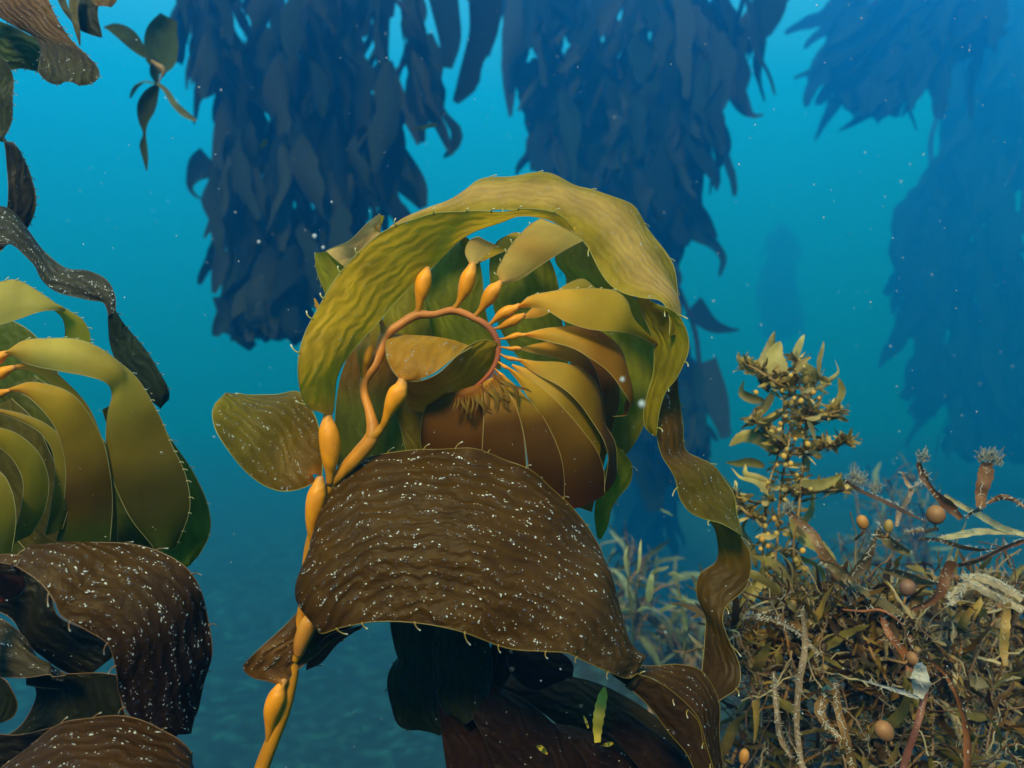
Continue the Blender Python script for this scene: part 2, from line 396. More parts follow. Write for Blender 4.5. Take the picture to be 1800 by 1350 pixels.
px_tube(mb, [(440,1420,.86,26), (462,1345,.86,26), (480,1298,.86,25), (500,1245,.86,24), (513,1190,.86,22), (519,1150,.86,19), (527,1100,.86,17), (538,1035,.86,20), (545,965,.86,21), (556,925,.86,22), (570,880,.86,18), (582,852,.86,17), (603,828,.86,23), (632,797,.86,27), (655,765,.86,26), (650,725,.865,17), (640,690,.87,15), (641,668,.87,17), (655,648,.87,18), (668,620,.875,18), (677,591,.88,18), (700,573,.88,16), (733,554,.885,16), (762,553,.885,12), (797,546,.89,14), (835,560,.89,12), (860,576,.89,12), (873,597,.89,11), (876,620,.89,10), (868,645,.89,9), (850,668,.89,8), (830,684,.89,7), (805,694,.89,5), (790,697,.89,2)],
        [(0, OR2), (.45, OR2), (.62, (.46, .15, .014)), (.82, (.40, .12, .02)), (.88, (.24, .06, .02)), (1, (.30, .06, .02))], n=220)
# forks where floats leave the stipe
for f in ([(650,770,.858,20), (662,762,.857,17), (672,750,.856,13), (682,738,.856,12)], [(641,672,.87,14), (640,655,.868,9), (640,640,.868,9)], [(733,552,.885,14), (735,540,.884,7)], [(797,546,.89,12), (801,535,.889,6)], [(835,556,.89,10), (842,545,.889,5)], [(677,592,.88,15), (673,575,.878,10), (669,562,.876,7)], [(582,852,.858,12), (580,835,.857,12), (580,822,.856,12)], [(551,950,.857,12), (549,930,.855,14)], [(469,1310,.858,9), (472,1298,.856,9)], [(519,1160,.855,14), (527,1145,.852,16)]):
    px_tube(mb, f, OR2, n=12)
mb.build('stipe', M_stipe, K1)
float_(K1, [(579,850,.855,12), (580,832,.853,16), (580,810,.85,28), (580,780,.85,37), (577,755,.85,33), (576,736,.85,18), (576,722,.85,14)])
float_(K1, [(549,950,.854,10), (547,925,.851,18), (552,895,.85,31), (557,870,.85,33), (561,852,.85,22), (562,838,.85,13)])
float_(K1, [(672,752,.855,10), (681,730,.853,17), (692,705,.85,31), (700,690,.85,34), (706,677,.85,22), (708,666,.85,15)])
float_(K1, [(640,668,.868,8), (639,650,.866,14), (641,628,.864,27), (642,610,.864,28), (643,597,.864,17), (644,585,.864,9)])
float_(K1, [(735,550,.884,8), (737,532,.883,13), (742,508,.882,27), (746,490,.882,27), (750,478,.882,17), (752,470,.882,8)])
float_(K1, [(798,545,.889,7), (808,528,.888,11), (817,508,.887,25), (823,488,.886,27), (829,472,.886,18), (831,462,.886,11)])
float_(K1, [(836,556,.889,6), (846,543,.888,11), (858,525,.887,25), (868,510,.886,25), (877,500,.886,14), (881,494,.886,9)])
float_(K1, [(857,574,.889,4), (868,564,.888,8), (882,552,.887,17), (894,546,.887,19), (906,541,.887,12), (914,536,.887,9)])
float_(K1, [(868,578,.892,4), (880,575,.891,8), (895,567,.89,17), (907,561,.89,18), (917,556,.89,11), (923,553,.89,8)])
float_(K1, [(877,596,.889,3), (888,595,.888,5), (900,592,.887,10), (910,589,.887,10), (918,589,.887,7), (925,588,.887,7)])
float_(K1, [(878,610,.889,3), (888,611,.888,4), (900,613,.887,8), (908,612,.887,8), (916,613,.887,5)])
float_(K1, [(876,620,.889,3), (886,626,.888,4), (896,630,.887,8), (904,631,.887,7), (912,633,.887,5)])
float_(K1, [(872,634,.889,3), (880,639,.888,4), (888,645,.887,7), (894,647,.887,5)])
float_(K1, [(866,645,.889,2.5), (873,652,.888,4), (880,658,.887,6), (886,660,.887,4)])
float_(K1, [(525,1150,.85,17), (530,1128,.846,27), (542,1098,.842,30), (552,1078,.84,20), (559,1055,.838,10), (562,1045,.836,7)], col=[(0, (.36, .12, .014)), (.6, (.42, .16, .016)), (1, (.3, .1, .02))])
float_(K1, [(471,1302,.856,8), (474,1280,.854,16), (480,1245,.85,32), (488,1222,.85,30), (494,1206,.85,17), (500,1194,.85,14)])
# --- the great arching blade
blade(K1, [
  dict(A=[(568,724),(545,718),(528,690),(524,640),(535,590),(560,540),(600,480),(665,415),(738,382),(800,373),(862,366),(930,366),(975,374),(1010,406)],
       B=[(585,726),(590,700),(594,670),(606,638),(640,595),(668,565),(695,532),(722,500),(765,462),(828,414),(880,388),(930,379),(968,388),(1004,404)],
       dA=(.85,.80,.84,.88,.92), dB=(.85,.83,.88,.92,.93), col=[(0,(.34,.17,.03)),(.07,(.22,.165,.014)),(.4,(.25,.19,.012)),(1,(.24,.19,.02))], bulge=.07, ruf=.004, gl=.10, spines=(60,0), rimcol=(.5,.42,.05)),
  dict(A=[(688,406),(712,390),(752,371),(795,345),(835,318),(880,314),(925,307),(980,311),(1050,338),(1105,362),(1145,402),(1177,455),(1193,510),(1195,545),(1188,580)],
       B=[(690,412),(712,402),(745,391),(800,382),(862,374),(930,374),(972,384),(1008,412),(1030,436),(1050,470),(1085,508),(1130,526),(1158,536),(1172,560),(1180,590)],
       dA=(.93,.98,1.0,1.0,.97), dB=(.92,.925,.945,.945,.91,.89), col=[(0,OLV),(.3,(.17,.155,.014)),(.6,(.16,.14,.012)),(1,(.14,.13,.012))], bulge=.10, ruf=.005, gl=.42, cmid=(.52,.29,.06), spines=(75,70), rimcol=(.5,.42,.06), slen=.009)], M_blade)
blade(K1, [
  dict(A=[(1118,520),(1130,545),(1143,575),(1151,610),(1148,650),(1138,690),(1131,725),(1135,750),(1152,767)],
       B=[(1155,535),(1185,546),(1203,572),(1208,605),(1200,640),(1190,668),(1172,690),(1160,722),(1155,766)], dA=(.94,.93,.92), dB=(.89,.89,.91), col=[(0,GRN),(.6,(.12,.115,.01)),(1,(.13,.115,.012))], bulge=.05, gl=.05, spines=(0,90), rimcol=(.42,.36,.05)),
  dict(A=[(1188,665),(1172,690),(1159,722),(1152,765),(1160,802),(1190,842),(1198,880),(1212,900),(1240,914),(1262,920),(1302,942)],
       B=[(1190,660),(1196,700),(1201,750),(1207,792),(1232,806),(1258,820),(1280,850),(1292,872),(1297,905),(1302,940)], dA=(.93,.92,.93,.95), dB=(.93,.96,.98,.97), col=[(0,(.055,.032,.006)),(.4,(.07,.042,.007)),(.6,(.075,.06,.009)),(1,(.06,.06,.009))], bulge=.05, gl=.9, spines=(80,70), rimcol=(.42,.36,.05), slen=.009),
  dict(A=[(1236,905),(1254,925),(1262,960),(1260,985),(1230,1010),(1224,1045),(1240,1085),(1240,1130),(1235,1180),(1228,1215)],
       B=[(1294,918),(1304,945),(1318,975),(1312,1030),(1276,1068),(1271,1088),(1285,1130),(1299,1170),(1298,1202),(1262,1240)], dA=(.985,1.0,1.0,.96), dB=(.985,.985,.96,.93), col=[(0,(.065,.052,.008)),(.35,(.042,.028,.005)),(1,(.02,.012,.003))], bulge=.06, gl=.08, spines=(0,70), rimcol=(.3,.2,.03))], M_blade)
# --- left blade
blade(K1, [dict(A=[(556,846),(540,856),(520,862),(484,861),(445,840),(402,792),(378,752),(374,725),(380,708)], B=[(566,838),(567,800),(562,760),(548,720),(524,687),(480,695),(440,696),(414,693),(394,697)],
  dA=(.85,.85,.83,.86), dB=(.85,.90,.93,.90), col=[(0,(.16,.07,.010)),(.12,(.08,.05,.008)),(.7,(.07,.065,.008)),(1,(.12,.12,.012))], bulge=.10, gl=1.3, spines=(0,80), rimcol=(.42,.36,.05), endrim=True)], M_blade)
# --- young blades unrolling from the spiral
Y = dict(ruf=.0015, bulge=.07, gl=.05, rimcol=(.62,.42,.10), rimr=.0006, slen=.004)
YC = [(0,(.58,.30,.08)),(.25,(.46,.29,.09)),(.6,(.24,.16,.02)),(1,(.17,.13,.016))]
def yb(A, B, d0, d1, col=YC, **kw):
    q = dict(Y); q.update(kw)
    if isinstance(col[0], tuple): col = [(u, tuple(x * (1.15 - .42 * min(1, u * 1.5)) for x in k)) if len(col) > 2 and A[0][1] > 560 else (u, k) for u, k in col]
    blade(K1, [dict(A=A, B=B, dA=d0, dB=d1, col=col, **q)], M_young)
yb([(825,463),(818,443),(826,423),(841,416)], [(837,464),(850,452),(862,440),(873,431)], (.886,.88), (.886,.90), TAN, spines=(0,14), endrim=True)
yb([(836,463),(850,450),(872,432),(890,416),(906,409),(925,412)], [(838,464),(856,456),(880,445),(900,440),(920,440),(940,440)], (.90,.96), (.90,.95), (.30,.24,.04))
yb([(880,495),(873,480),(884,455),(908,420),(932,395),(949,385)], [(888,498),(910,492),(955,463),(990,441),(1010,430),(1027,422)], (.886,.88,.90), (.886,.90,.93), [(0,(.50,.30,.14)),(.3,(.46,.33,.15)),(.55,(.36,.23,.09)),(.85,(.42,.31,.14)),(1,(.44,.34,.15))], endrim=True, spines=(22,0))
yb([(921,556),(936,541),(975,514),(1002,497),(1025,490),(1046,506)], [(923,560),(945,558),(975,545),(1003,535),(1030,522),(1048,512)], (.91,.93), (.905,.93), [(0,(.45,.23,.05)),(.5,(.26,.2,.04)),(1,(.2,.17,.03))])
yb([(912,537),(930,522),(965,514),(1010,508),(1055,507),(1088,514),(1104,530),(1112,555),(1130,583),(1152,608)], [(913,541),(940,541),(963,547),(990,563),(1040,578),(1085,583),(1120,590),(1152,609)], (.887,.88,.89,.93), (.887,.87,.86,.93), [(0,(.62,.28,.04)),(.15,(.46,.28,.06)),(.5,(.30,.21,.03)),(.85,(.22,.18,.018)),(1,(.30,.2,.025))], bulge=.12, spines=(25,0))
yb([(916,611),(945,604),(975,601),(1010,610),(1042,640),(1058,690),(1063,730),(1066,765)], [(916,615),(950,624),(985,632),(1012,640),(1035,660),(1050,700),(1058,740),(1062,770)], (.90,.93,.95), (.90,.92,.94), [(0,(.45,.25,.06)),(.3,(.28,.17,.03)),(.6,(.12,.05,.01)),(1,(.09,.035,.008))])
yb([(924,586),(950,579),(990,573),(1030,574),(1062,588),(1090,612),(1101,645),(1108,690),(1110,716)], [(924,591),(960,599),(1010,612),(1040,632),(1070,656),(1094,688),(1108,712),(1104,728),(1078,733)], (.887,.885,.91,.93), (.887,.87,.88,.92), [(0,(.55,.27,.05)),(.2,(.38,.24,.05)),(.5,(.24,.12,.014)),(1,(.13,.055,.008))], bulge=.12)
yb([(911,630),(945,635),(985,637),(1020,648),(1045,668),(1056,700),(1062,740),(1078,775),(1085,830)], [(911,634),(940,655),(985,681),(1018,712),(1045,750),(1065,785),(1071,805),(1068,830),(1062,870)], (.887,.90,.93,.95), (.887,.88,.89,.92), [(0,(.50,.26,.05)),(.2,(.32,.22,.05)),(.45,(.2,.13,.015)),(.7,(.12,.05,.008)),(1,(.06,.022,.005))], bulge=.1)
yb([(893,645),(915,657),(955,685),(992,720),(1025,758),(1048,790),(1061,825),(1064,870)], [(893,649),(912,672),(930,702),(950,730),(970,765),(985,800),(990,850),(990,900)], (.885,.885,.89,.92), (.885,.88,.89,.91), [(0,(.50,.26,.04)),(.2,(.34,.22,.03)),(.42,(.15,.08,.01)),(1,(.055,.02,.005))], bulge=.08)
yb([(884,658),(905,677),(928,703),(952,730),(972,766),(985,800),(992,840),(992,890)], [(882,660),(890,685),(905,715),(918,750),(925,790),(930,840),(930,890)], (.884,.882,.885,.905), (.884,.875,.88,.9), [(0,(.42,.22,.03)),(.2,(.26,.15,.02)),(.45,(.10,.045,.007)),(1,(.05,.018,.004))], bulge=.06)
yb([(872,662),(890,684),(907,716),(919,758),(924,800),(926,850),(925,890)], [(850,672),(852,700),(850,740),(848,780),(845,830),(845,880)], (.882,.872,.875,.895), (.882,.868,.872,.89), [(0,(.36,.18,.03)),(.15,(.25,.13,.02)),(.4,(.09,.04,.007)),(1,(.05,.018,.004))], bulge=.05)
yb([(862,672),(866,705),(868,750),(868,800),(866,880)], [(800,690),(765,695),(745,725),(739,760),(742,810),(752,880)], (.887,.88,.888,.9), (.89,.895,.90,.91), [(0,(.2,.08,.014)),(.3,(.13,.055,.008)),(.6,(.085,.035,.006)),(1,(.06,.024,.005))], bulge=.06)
# infant blades, a comb of slivers along the inside of the tip
for i in range(24):
    t = i / 23; q = cr_pts([(868,648,.886),(858,662,.886),(842,676,.887),(825,686,.887),(800,694,.887)], 23)[i]
    L_ = (74 - 40 * t) * rnd(.85, 1.15); a = math.radians(44 + 40 * t + rnd(-4, 4))
    mb = MB(); pth = []
    for k in range(11):
        s = k / 10 * L_; an = a + .18 * math.sin(k * .5 + i); pth.append(P(q[0] + math.cos(an) * s, q[1] + math.sin(an) * s, q[2] - (.0185 + .0006 * (i % 3)) * min(1, k / 4)))
    f = rnd(.75, 1.15)
    mb.leaf(pth, (6.5 - 3 * t) * K * .88, Vector((.7, .1, .7)), [(0, (.20, .045, .01)), (.2, (.28 * f, .11 * f, .014)), (.5, (.27 * f, .15 * f, .02)), (1, (.12, .055, .008))], prof=lambda u: .15 + .85 * math.sin(math.pi * min(1, u * .98)) ** .8)
    mb.build('blade', M_young, K1)
yb([(900,640),(935,650),(975,666),(1012,690),(1040,722),(1056,765)], [(900,643),(928,668),(962,700),(1000,738),(1030,778),(1052,812)], (.886,.892,.91), (.886,.886,.905), YC, bulge=.06)
# --- the olive blade that folds over inside the curl
blade(K1, [dict(A=[(703,667),(688,648),(679,622),(680,603),(691,590)], B=[(715,671),(735,668),(768,654),(800,628),(830,607)], dA=(.85,.86,.89), dB=(.85,.845,.87), col=[(0,(.30,.15,.04)),(.3,(.22,.13,.03)),(1,(.20,.135,.035))], bulge=.05, gl=.9, rimcol=(.45,.32,.08)),
  dict(A=[(718,672),(740,667),(768,654),(800,628),(830,607),(852,600),(875,603)], B=[(708,680),(720,712),(745,722),(790,706),(838,676),(866,645),(877,610)], dA=(.85,.845,.87,.885), dB=(.88,.91,.91,.895), col=[(0,(.12,.08,.012)),(.5,(.13,.10,.010)),(1,(.16,.12,.012))], bulge=.06, gl=.05, rimcol=(.45,.32,.06))], M_blade)
# --- green blades standing behind the curl
def bk(A, B, d0, d1, col, **kw):
    q = dict(bulge=.08, gl=.03, rimcol=(.25,.27,.05), rimr=.0006); q.update(kw)
    blade(K1, [dict(A=A, B=B, dA=d0, dB=d1, col=col, **q)], M_blade)
bk([(822,418),(790,440),(758,475),(746,510),(744,550),(752,590),(765,620)], [(823,419),(840,450),(848,490),(852,540),(862,580),(876,610),(880,650)], 1.0, .99, [(0,MGR),(1,(.07,.095,.012))], bulge=.12)
bk([(735,480),(705,515),(680,550),(668,590),(672,640)], [(745,500),(748,535),(757,575),(764,610),(762,650)], .96, .95, (.10,.11,.01))
bk([(905,409),(875,424),(862,450),(861,490),(868,540),(885,590),(920,640),(960,700)], [(907,409),(942,428),(968,460),(980,500),(985,545),(993,600),(1002,660),(1008,720)], (1.0,.99), (1.0,1.02), [(0,(.11,.12,.014)),(.3,MGR),(1,(.055,.085,.012))], bulge=.12)
bk([(1028,398),(1000,425),(976,452),(980,466),(994,484),(995,505),(989,540),(1000,600),(1012,660),(1030,720),(1050,780)], [(1040,410),(1065,450),(1090,500),(1130,540),(1150,600),(1152,660),(1140,715),(1132,748),(1108,790),(1086,812)], (1.03,1.02), (1.0,1.0), [(0,(.13,.15,.016)),(.5,(.10,.125,.014)),(.75,(.07,.09,.012)),(1,(.055,.05,.01))], bulge=.06)
bk([(1080,780),(1066,820),(1052,860),(1045,900),(1050,945)], [(1092,790),(1110,815),(1108,850),(1090,872),(1075,895),(1068,925),(1056,948)], (.98,.99), (.98,.99), (.05,.085,.010), spines=(0,50))
bk([(660,560),(625,600),(600,660),(590,740),(590,800),(604,862)], [(735,570),(740,640),(738,700),(742,760),(742,800),(720,830)], .97, .96, [(0,(.10,.10,.010)),(.3,(.07,.04,.008)),(.6,(.04,.055,.010)),(1,(.035,.05,.010))], bulge=.1)
bk([(680,700),(700,740),(720,800),(760,840)], [(760,690),(760,740),(780,800),(800,840)], .94, .93, (.055,.05,.008))
bk([(1000,620),(1010,680),(1020,740),(1000,800),(960,870)], [(1080,640),(1090,700),(1078,750),(1060,820),(1040,900)], .99, .985, (.07,.04,.008))
bk([(553,443),(556,475),(566,505),(576,535),(585,560)], [(574,441),(592,448),(606,466),(615,490),(618,520)], (.94,.95), (.92,.93), (.15,.16,.025), spines=(14,0), slen=.004, rimcol=(.45,.4,.1))
bk([(573,441),(608,425),(648,394),(668,377)], [(611,473),(630,450),(655,425),(669,414)], (.92,.90,.89), (.92,.93,.92), [(0,(.32,.27,.26)),(.5,(.26,.18,.16)),(1,(.28,.22,.22))], endrim=True, bulge=.1, rimcol=(.6,.5,.16))
bk([(666,378),(662,390),(663,402),(668,415)], [(675,379),(673,390),(670,402),(669,416)], .90, .92, (.25,.22,.04), bulge=0, spines=(0,10), slen=.003)
bk([(552,524),(556,543),(564,557),(576,575)], [(554,525),(563,538),(574,543),(586,548)], .93, .93, TAN2, spines=(14,0), slen=.003, rimcol=(.5,.4,.1))
# --- big dark speckled blade
DK = (.046, .0190, .0012)
blade(K1, [dict(A=[(559,1048),(556,1010),(557,960),(572,885),(600,838),(625,813),(660,800),(710,790),(745,787),(800,790),(860,798),(925,825),(975,858),(1015,895),(1045,935),(1066,975),(1072,1020),(1080,1075),(1096,1130),(1114,1164),(1130,1184)],
               B=[(561,1052),(556,1080),(552,1105),(562,1113),(600,1103),(650,1095),(720,1095),(790,1107),(850,1125),(900,1140),(960,1145),(1000,1148),(1040,1165),(1075,1184),(1100,1187),(1127,1187)],
               dA=(.838,.87,.87,.88,.90), dB=(.838,.80,.79,.80,.86), col=[(0,(.16,.06,.012)),(.05,DK),(.5,DK),(1,(.06,.03,.008))], gl=.95, bulge=.10, ruf=.006, spines=(55,60), rimcol=(.30,.18,.015))], M_dark)
blade(K1, [dict(A=[(1085,1150),(1125,1168),(1160,1172),(1190,1171),(1230,1182),(1255,1220),(1262,1280),(1270,1350),(1275,1420)], B=[(1075,1175),(1125,1188),(1170,1208),(1200,1235),(1226,1262),(1240,1310),(1250,1350),(1258,1420)], dA=(.905,.93,.94), dB=(.885,.88,.90), col=[(0,DK),(1,(.028,.012,.004))], gl=.9, bulge=.05, spines=(0,50), rimcol=(.30,.18,.015)),
           dict(A=[(1100,1184),(1135,1188),(1170,1206),(1200,1233),(1228,1264),(1242,1312),(1256,1360),(1262,1430)], B=[(1074,1184),(1105,1208),(1140,1240),(1180,1292),(1210,1330),(1235,1400),(1240,1430)], dA=(.87,.88,.90), dB=(.86,.89,.90), col=[(0,(.032,.015,.004)),(1,(.026,.012,.004))], gl=.06, bulge=.05, rimcol=(.30,.18,.015))], M_dark)
# --- little dark blade on the lowest float
blade(K1, [dict(A=[(494,1205),(470,1197),(440,1189),(427,1175),(440,1156),(480,1118),(520,1080),(548,1045),(562,1020)], B=[(501,1200),(513,1188),(530,1170),(556,1148),(585,1124),(605,1110),(620,1100),(632,1094)], dA=(.85,.84,.88), dB=(.85,.87,.90), col=[(0,(.36,.13,.02)),(.12,(.09,.035,.005)),(1,DK)], gl=.95, bulge=.08, rimcol=(.2,.1,.02)),
           dict(A=[(540,1150),(555,1135),(585,1112),(610,1104)], B=[(538,1178),(560,1168),(590,1135),(640,1098)], dA=.86, dB=.90, col=(.05,.02,.006), gl=.1, spines=(0,40), rimcol=(.14,.07,.02))], M_dark)

# ------------------------------------------------------------ dark frond behind, under the big blade
K2 = thing('giant_kelp', 'shadowed dark kelp frond hanging below the big speckled brown blade', 'kelp', P(900, 1450, 1.0))
mb = MB(); px_tube(mb, [(905,1110,1.1,18),(890,1200,1.1,20),(900,1290,1.1,22),(890,1450,1.1,22)], (.09,.035,.008), n=40); mb.build('stipe', M_stipe, K2)
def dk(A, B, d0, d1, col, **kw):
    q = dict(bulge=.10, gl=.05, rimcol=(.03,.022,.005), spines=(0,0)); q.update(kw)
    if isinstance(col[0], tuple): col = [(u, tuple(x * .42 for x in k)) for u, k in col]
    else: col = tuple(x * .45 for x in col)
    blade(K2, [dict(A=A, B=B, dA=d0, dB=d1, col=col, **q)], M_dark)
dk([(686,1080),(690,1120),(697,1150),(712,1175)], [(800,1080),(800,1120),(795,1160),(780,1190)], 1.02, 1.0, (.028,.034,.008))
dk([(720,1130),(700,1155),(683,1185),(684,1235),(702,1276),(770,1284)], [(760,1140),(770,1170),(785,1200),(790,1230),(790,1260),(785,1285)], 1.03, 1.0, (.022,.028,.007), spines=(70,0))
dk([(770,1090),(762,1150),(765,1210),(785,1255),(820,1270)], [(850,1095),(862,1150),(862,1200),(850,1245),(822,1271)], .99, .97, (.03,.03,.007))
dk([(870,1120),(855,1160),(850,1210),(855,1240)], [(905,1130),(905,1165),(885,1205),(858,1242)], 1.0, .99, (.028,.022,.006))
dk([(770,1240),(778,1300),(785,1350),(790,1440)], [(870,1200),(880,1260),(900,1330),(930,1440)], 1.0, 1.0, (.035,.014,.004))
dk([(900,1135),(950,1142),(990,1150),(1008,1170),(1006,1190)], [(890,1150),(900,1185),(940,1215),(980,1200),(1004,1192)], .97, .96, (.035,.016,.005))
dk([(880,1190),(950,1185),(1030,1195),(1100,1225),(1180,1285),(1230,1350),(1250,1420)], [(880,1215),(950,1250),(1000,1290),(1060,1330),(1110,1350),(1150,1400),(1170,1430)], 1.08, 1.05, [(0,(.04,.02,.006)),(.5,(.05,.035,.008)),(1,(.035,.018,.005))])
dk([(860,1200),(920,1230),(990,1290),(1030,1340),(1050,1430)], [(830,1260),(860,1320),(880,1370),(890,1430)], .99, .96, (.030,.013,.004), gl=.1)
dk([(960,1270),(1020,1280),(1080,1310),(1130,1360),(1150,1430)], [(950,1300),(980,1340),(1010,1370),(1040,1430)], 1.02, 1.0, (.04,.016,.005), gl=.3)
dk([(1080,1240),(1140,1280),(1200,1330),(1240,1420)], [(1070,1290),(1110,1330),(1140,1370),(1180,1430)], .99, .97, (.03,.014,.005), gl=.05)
# ------------------------------------------------------------ kelp entering from the left
K3 = thing('giant_kelp', 'pale golden kelp frond with arching young blades at the left edge', 'kelp', P(-60, 1100, .84))
mb = MB(); px_tube(mb, [(-60,1100,.86,22),(-48,950,.86,20),(-35,820,.86,16),(-28,740,.86,13),(-30,680,.86,12),(-42,630,.86,12),(-70,590,.86,12)], [(0,OR2),(1,BRN)], n=60); mb.build('stipe', M_stipe, K3)
float_(K3, [(-32,650,.86,6),(-20,640,.858,14),(-4,630,.855,22),(8,623,.853,13),(18,620,.852,9)])
float_(K3, [(-30,668,.86,6),(-16,664,.858,14),(2,656,.855,21),(16,649,.853,13),(27,646,.852,9)])
float_(K3, [(-28,700,.86,6),(-14,698,.858,11),(0,692,.855,15),(12,688,.853,9),(21,685,.852,7)])
YL = dict(ruf=.002, gl=.04, rimcol=(.5,.42,.16), rimr=.0006, slen=.0035)
def lb(A, B, d0, d1, col, mat=None, **kw):
    q = dict(YL, bulge=.09); q.update(kw)
    col = [(u, (k[0] * .84, k[1] * .98, k[2])) for u, k in col] if isinstance(col[0], tuple) else (col[0] * .84, col[1] * .98, col[2])
    blade(K3, [dict(A=A, B=B, dA=d0, dB=d1, col=col, **q)], mat or M_young)
lb([(-40,500),(0,495),(26,492),(40,497),(70,515),(95,532),(112,546)], [(-40,578),(-10,573),(30,562),(75,548),(92,546),(105,546),(113,548)], (.88,.90), (.87,.90), [(0,(.40,.30,.13)),(1,(.32,.25,.10))], spines=(16,0))
lb([(98,535),(122,547),(143,560),(156,580),(159,606),(157,640)], [(96,546),(108,558),(114,575),(114,597),(110,620),(108,650)], (.91,.93), (.90,.93), (.24,.20,.03), spines=(14,0))
lb([(0,560),(30,568),(70,600),(100,650),(110,700),(105,800)], [(-40,560),(-40,640),(-30,720),(-20,800),(0,860),(40,900)], 1.0, 1.0, (.05,.07,.012), mat=M_blade, bulge=.05)
lb([(60,660),(100,690),(170,760),(220,820),(270,900),(290,960)], [(-20,700),(0,780),(30,860),(80,920),(140,960),(220,985)], .98, .98, (.045,.055,.010), mat=M_blade)
lb([(20,700),(60,740),(90,800),(120,870),(160,960)], [(-40,740),(-30,820),(0,900),(40,960),(100,1000)], .95, .95, (.05,.045,.009), mat=M_blade)
lb([(250,690),(300,770),(345,840),(366,890),(369,935),(352,972),(328,998)], [(180,720),(200,800),(220,870),(250,930),(280,965),(300,985),(324,997)], .93, .92, [(0,(.09,.06,.01)),(.4,(.05,.075,.010)),(1,(.045,.08,.012))], mat=M_blade, spines=(55,0))
lb([(26,642),(45,636),(80,645),(120,675),(152,710),(175,760),(195,830),(205,900),(208,960)], [(26,649),(45,650),(75,662),(105,700),(122,750),(132,800),(136,860),(140,920),(140,960)], (.853,.87,.90,.93), (.853,.88,.90,.93), [(0,(.50,.23,.05)),(.2,(.34,.2,.03)),(.5,(.18,.13,.015)),(.8,(.08,.06,.008)),(1,(.03,.045,.006))])
lb([(18,617),(35,602),(80,595),(138,597),(190,620),(238,662),(272,715),(298,775),(325,830),(335,890),(310,960)], [(18,623),(50,640),(105,652),(155,662),(190,676),(196,690),(190,725),(186,770),(195,830),(225,900),(270,965)], (.85,.85,.88,.90), (.85,.84,.87,.90), [(0,(.45,.25,.06)),(.15,(.42,.31,.12)),(.4,(.29,.20,.05)),(.62,(.13,.085,.012)),(.8,(.05,.04,.006)),(1,(.03,.045,.006))], bulge=.12, spines=(22,0))
lb([(21,681),(50,672),(85,676),(125,692),(155,725),(180,775),(194,830),(198,880),(195,950)], [(21,687),(45,695),(72,718),(98,755),(112,800),(116,850),(110,900),(100,950)], (.852,.85,.87,.90), (.852,.85,.87,.90), [(0,(.55,.25,.04)),(.2,(.34,.2,.025)),(.45,(.18,.11,.012)),(.75,(.08,.045,.007)),(1,(.03,.045,.006))])
lb([(-30,714),(0,719),(40,728),(80,745),(113,775),(130,815),(126,870),(110,930)], [(-30,722),(0,727),(35,740),(72,762),(92,793),(97,840),(90,890),(80,940)], (.84,.86,.89), (.84,.86,.89), [(0,(.40,.2,.04)),(.4,(.24,.16,.03)),(1,(.03,.045,.006))])
lb([(-30,748),(0,752),(35,766),(70,800),(86,845),(80,890),(55,940)], [(-30,775),(-5,785),(20,805),(40,845),(38,890),(25,930),(0,960)], (.83,.85,.88), (.83,.85,.88), [(0,(.32,.2,.02)),(.4,(.16,.12,.012)),(1,(.03,.045,.006))])
lb([(-30,820),(0,830),(20,860),(28,910),(20,970)], [(-40,840),(-30,880),(-20,930),(-20,990)], .84, .84, [(0,(.2,.14,.014)),(1,(.03,.045,.006))])
lb([(-40,900),(40,890),(120,900),(200,910),(300,930)], [(-40,1040),(40,1040),(120,1040),(200,1040),(290,1010)], .98, .98, (.03,.035,.008), mat=M_blade, bulge=.03)

K4 = thing('giant_kelp', 'dark brown kelp frond glinting with white specks in the lower left corner', 'kelp', P(-80, 1450, .78))
mb = MB(); px_tube(mb, [(-60,1450,.8,24),(-70,1300,.8,24),(-60,1150,.8,24),(-75,980,.8,22)], OR2, n=40); mb.build('stipe', M_stipe, K4)
def cb(A, B, d0, d1, col, **kw):
    q = dict(bulge=.10, gl=.06, rimcol=(.24,.11,.03), ruf=.005); q.update(kw)
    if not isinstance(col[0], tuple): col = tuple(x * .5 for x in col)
    blade(K4, [dict(A=A, B=B, dA=d0, dB=d1, col=col, **q)], M_dark)
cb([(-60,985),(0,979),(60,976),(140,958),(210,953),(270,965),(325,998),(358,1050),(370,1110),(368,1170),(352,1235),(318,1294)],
   [(-60,990),(0,987),(35,998),(72,1020),(94,1055),(108,1085),(150,1108),(190,1133),(204,1180),(212,1225),(235,1265),(300,1294)], (.80,.80,.80,.84), (.76,.74,.75,.80), [(0,(.05,.024,.008)),(.4,DK),(.75,(.016,.008,.004)),(1,(.008,.005,.003))], gl=1.5, spines=(70,60), bulge=.12)  # near-black lower end: shade from overhead light painted into the colour
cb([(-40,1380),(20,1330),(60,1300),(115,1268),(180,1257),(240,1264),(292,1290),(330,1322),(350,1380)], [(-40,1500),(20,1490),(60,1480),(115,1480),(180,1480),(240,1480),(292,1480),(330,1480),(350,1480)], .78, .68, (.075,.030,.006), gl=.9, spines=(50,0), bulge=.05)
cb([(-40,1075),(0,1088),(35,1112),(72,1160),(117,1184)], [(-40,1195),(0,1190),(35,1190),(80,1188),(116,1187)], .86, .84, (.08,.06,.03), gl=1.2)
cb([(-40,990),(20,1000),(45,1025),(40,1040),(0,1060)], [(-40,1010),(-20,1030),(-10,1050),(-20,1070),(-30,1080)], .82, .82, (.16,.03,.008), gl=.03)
cb([(20,990),(80,1020),(105,1080),(160,1110),(200,1140),(195,1158)], [(-40,1060),(20,1090),(70,1150),(110,1180),(140,1190),(158,1188)], .92, .92, (.018,.016,.006))
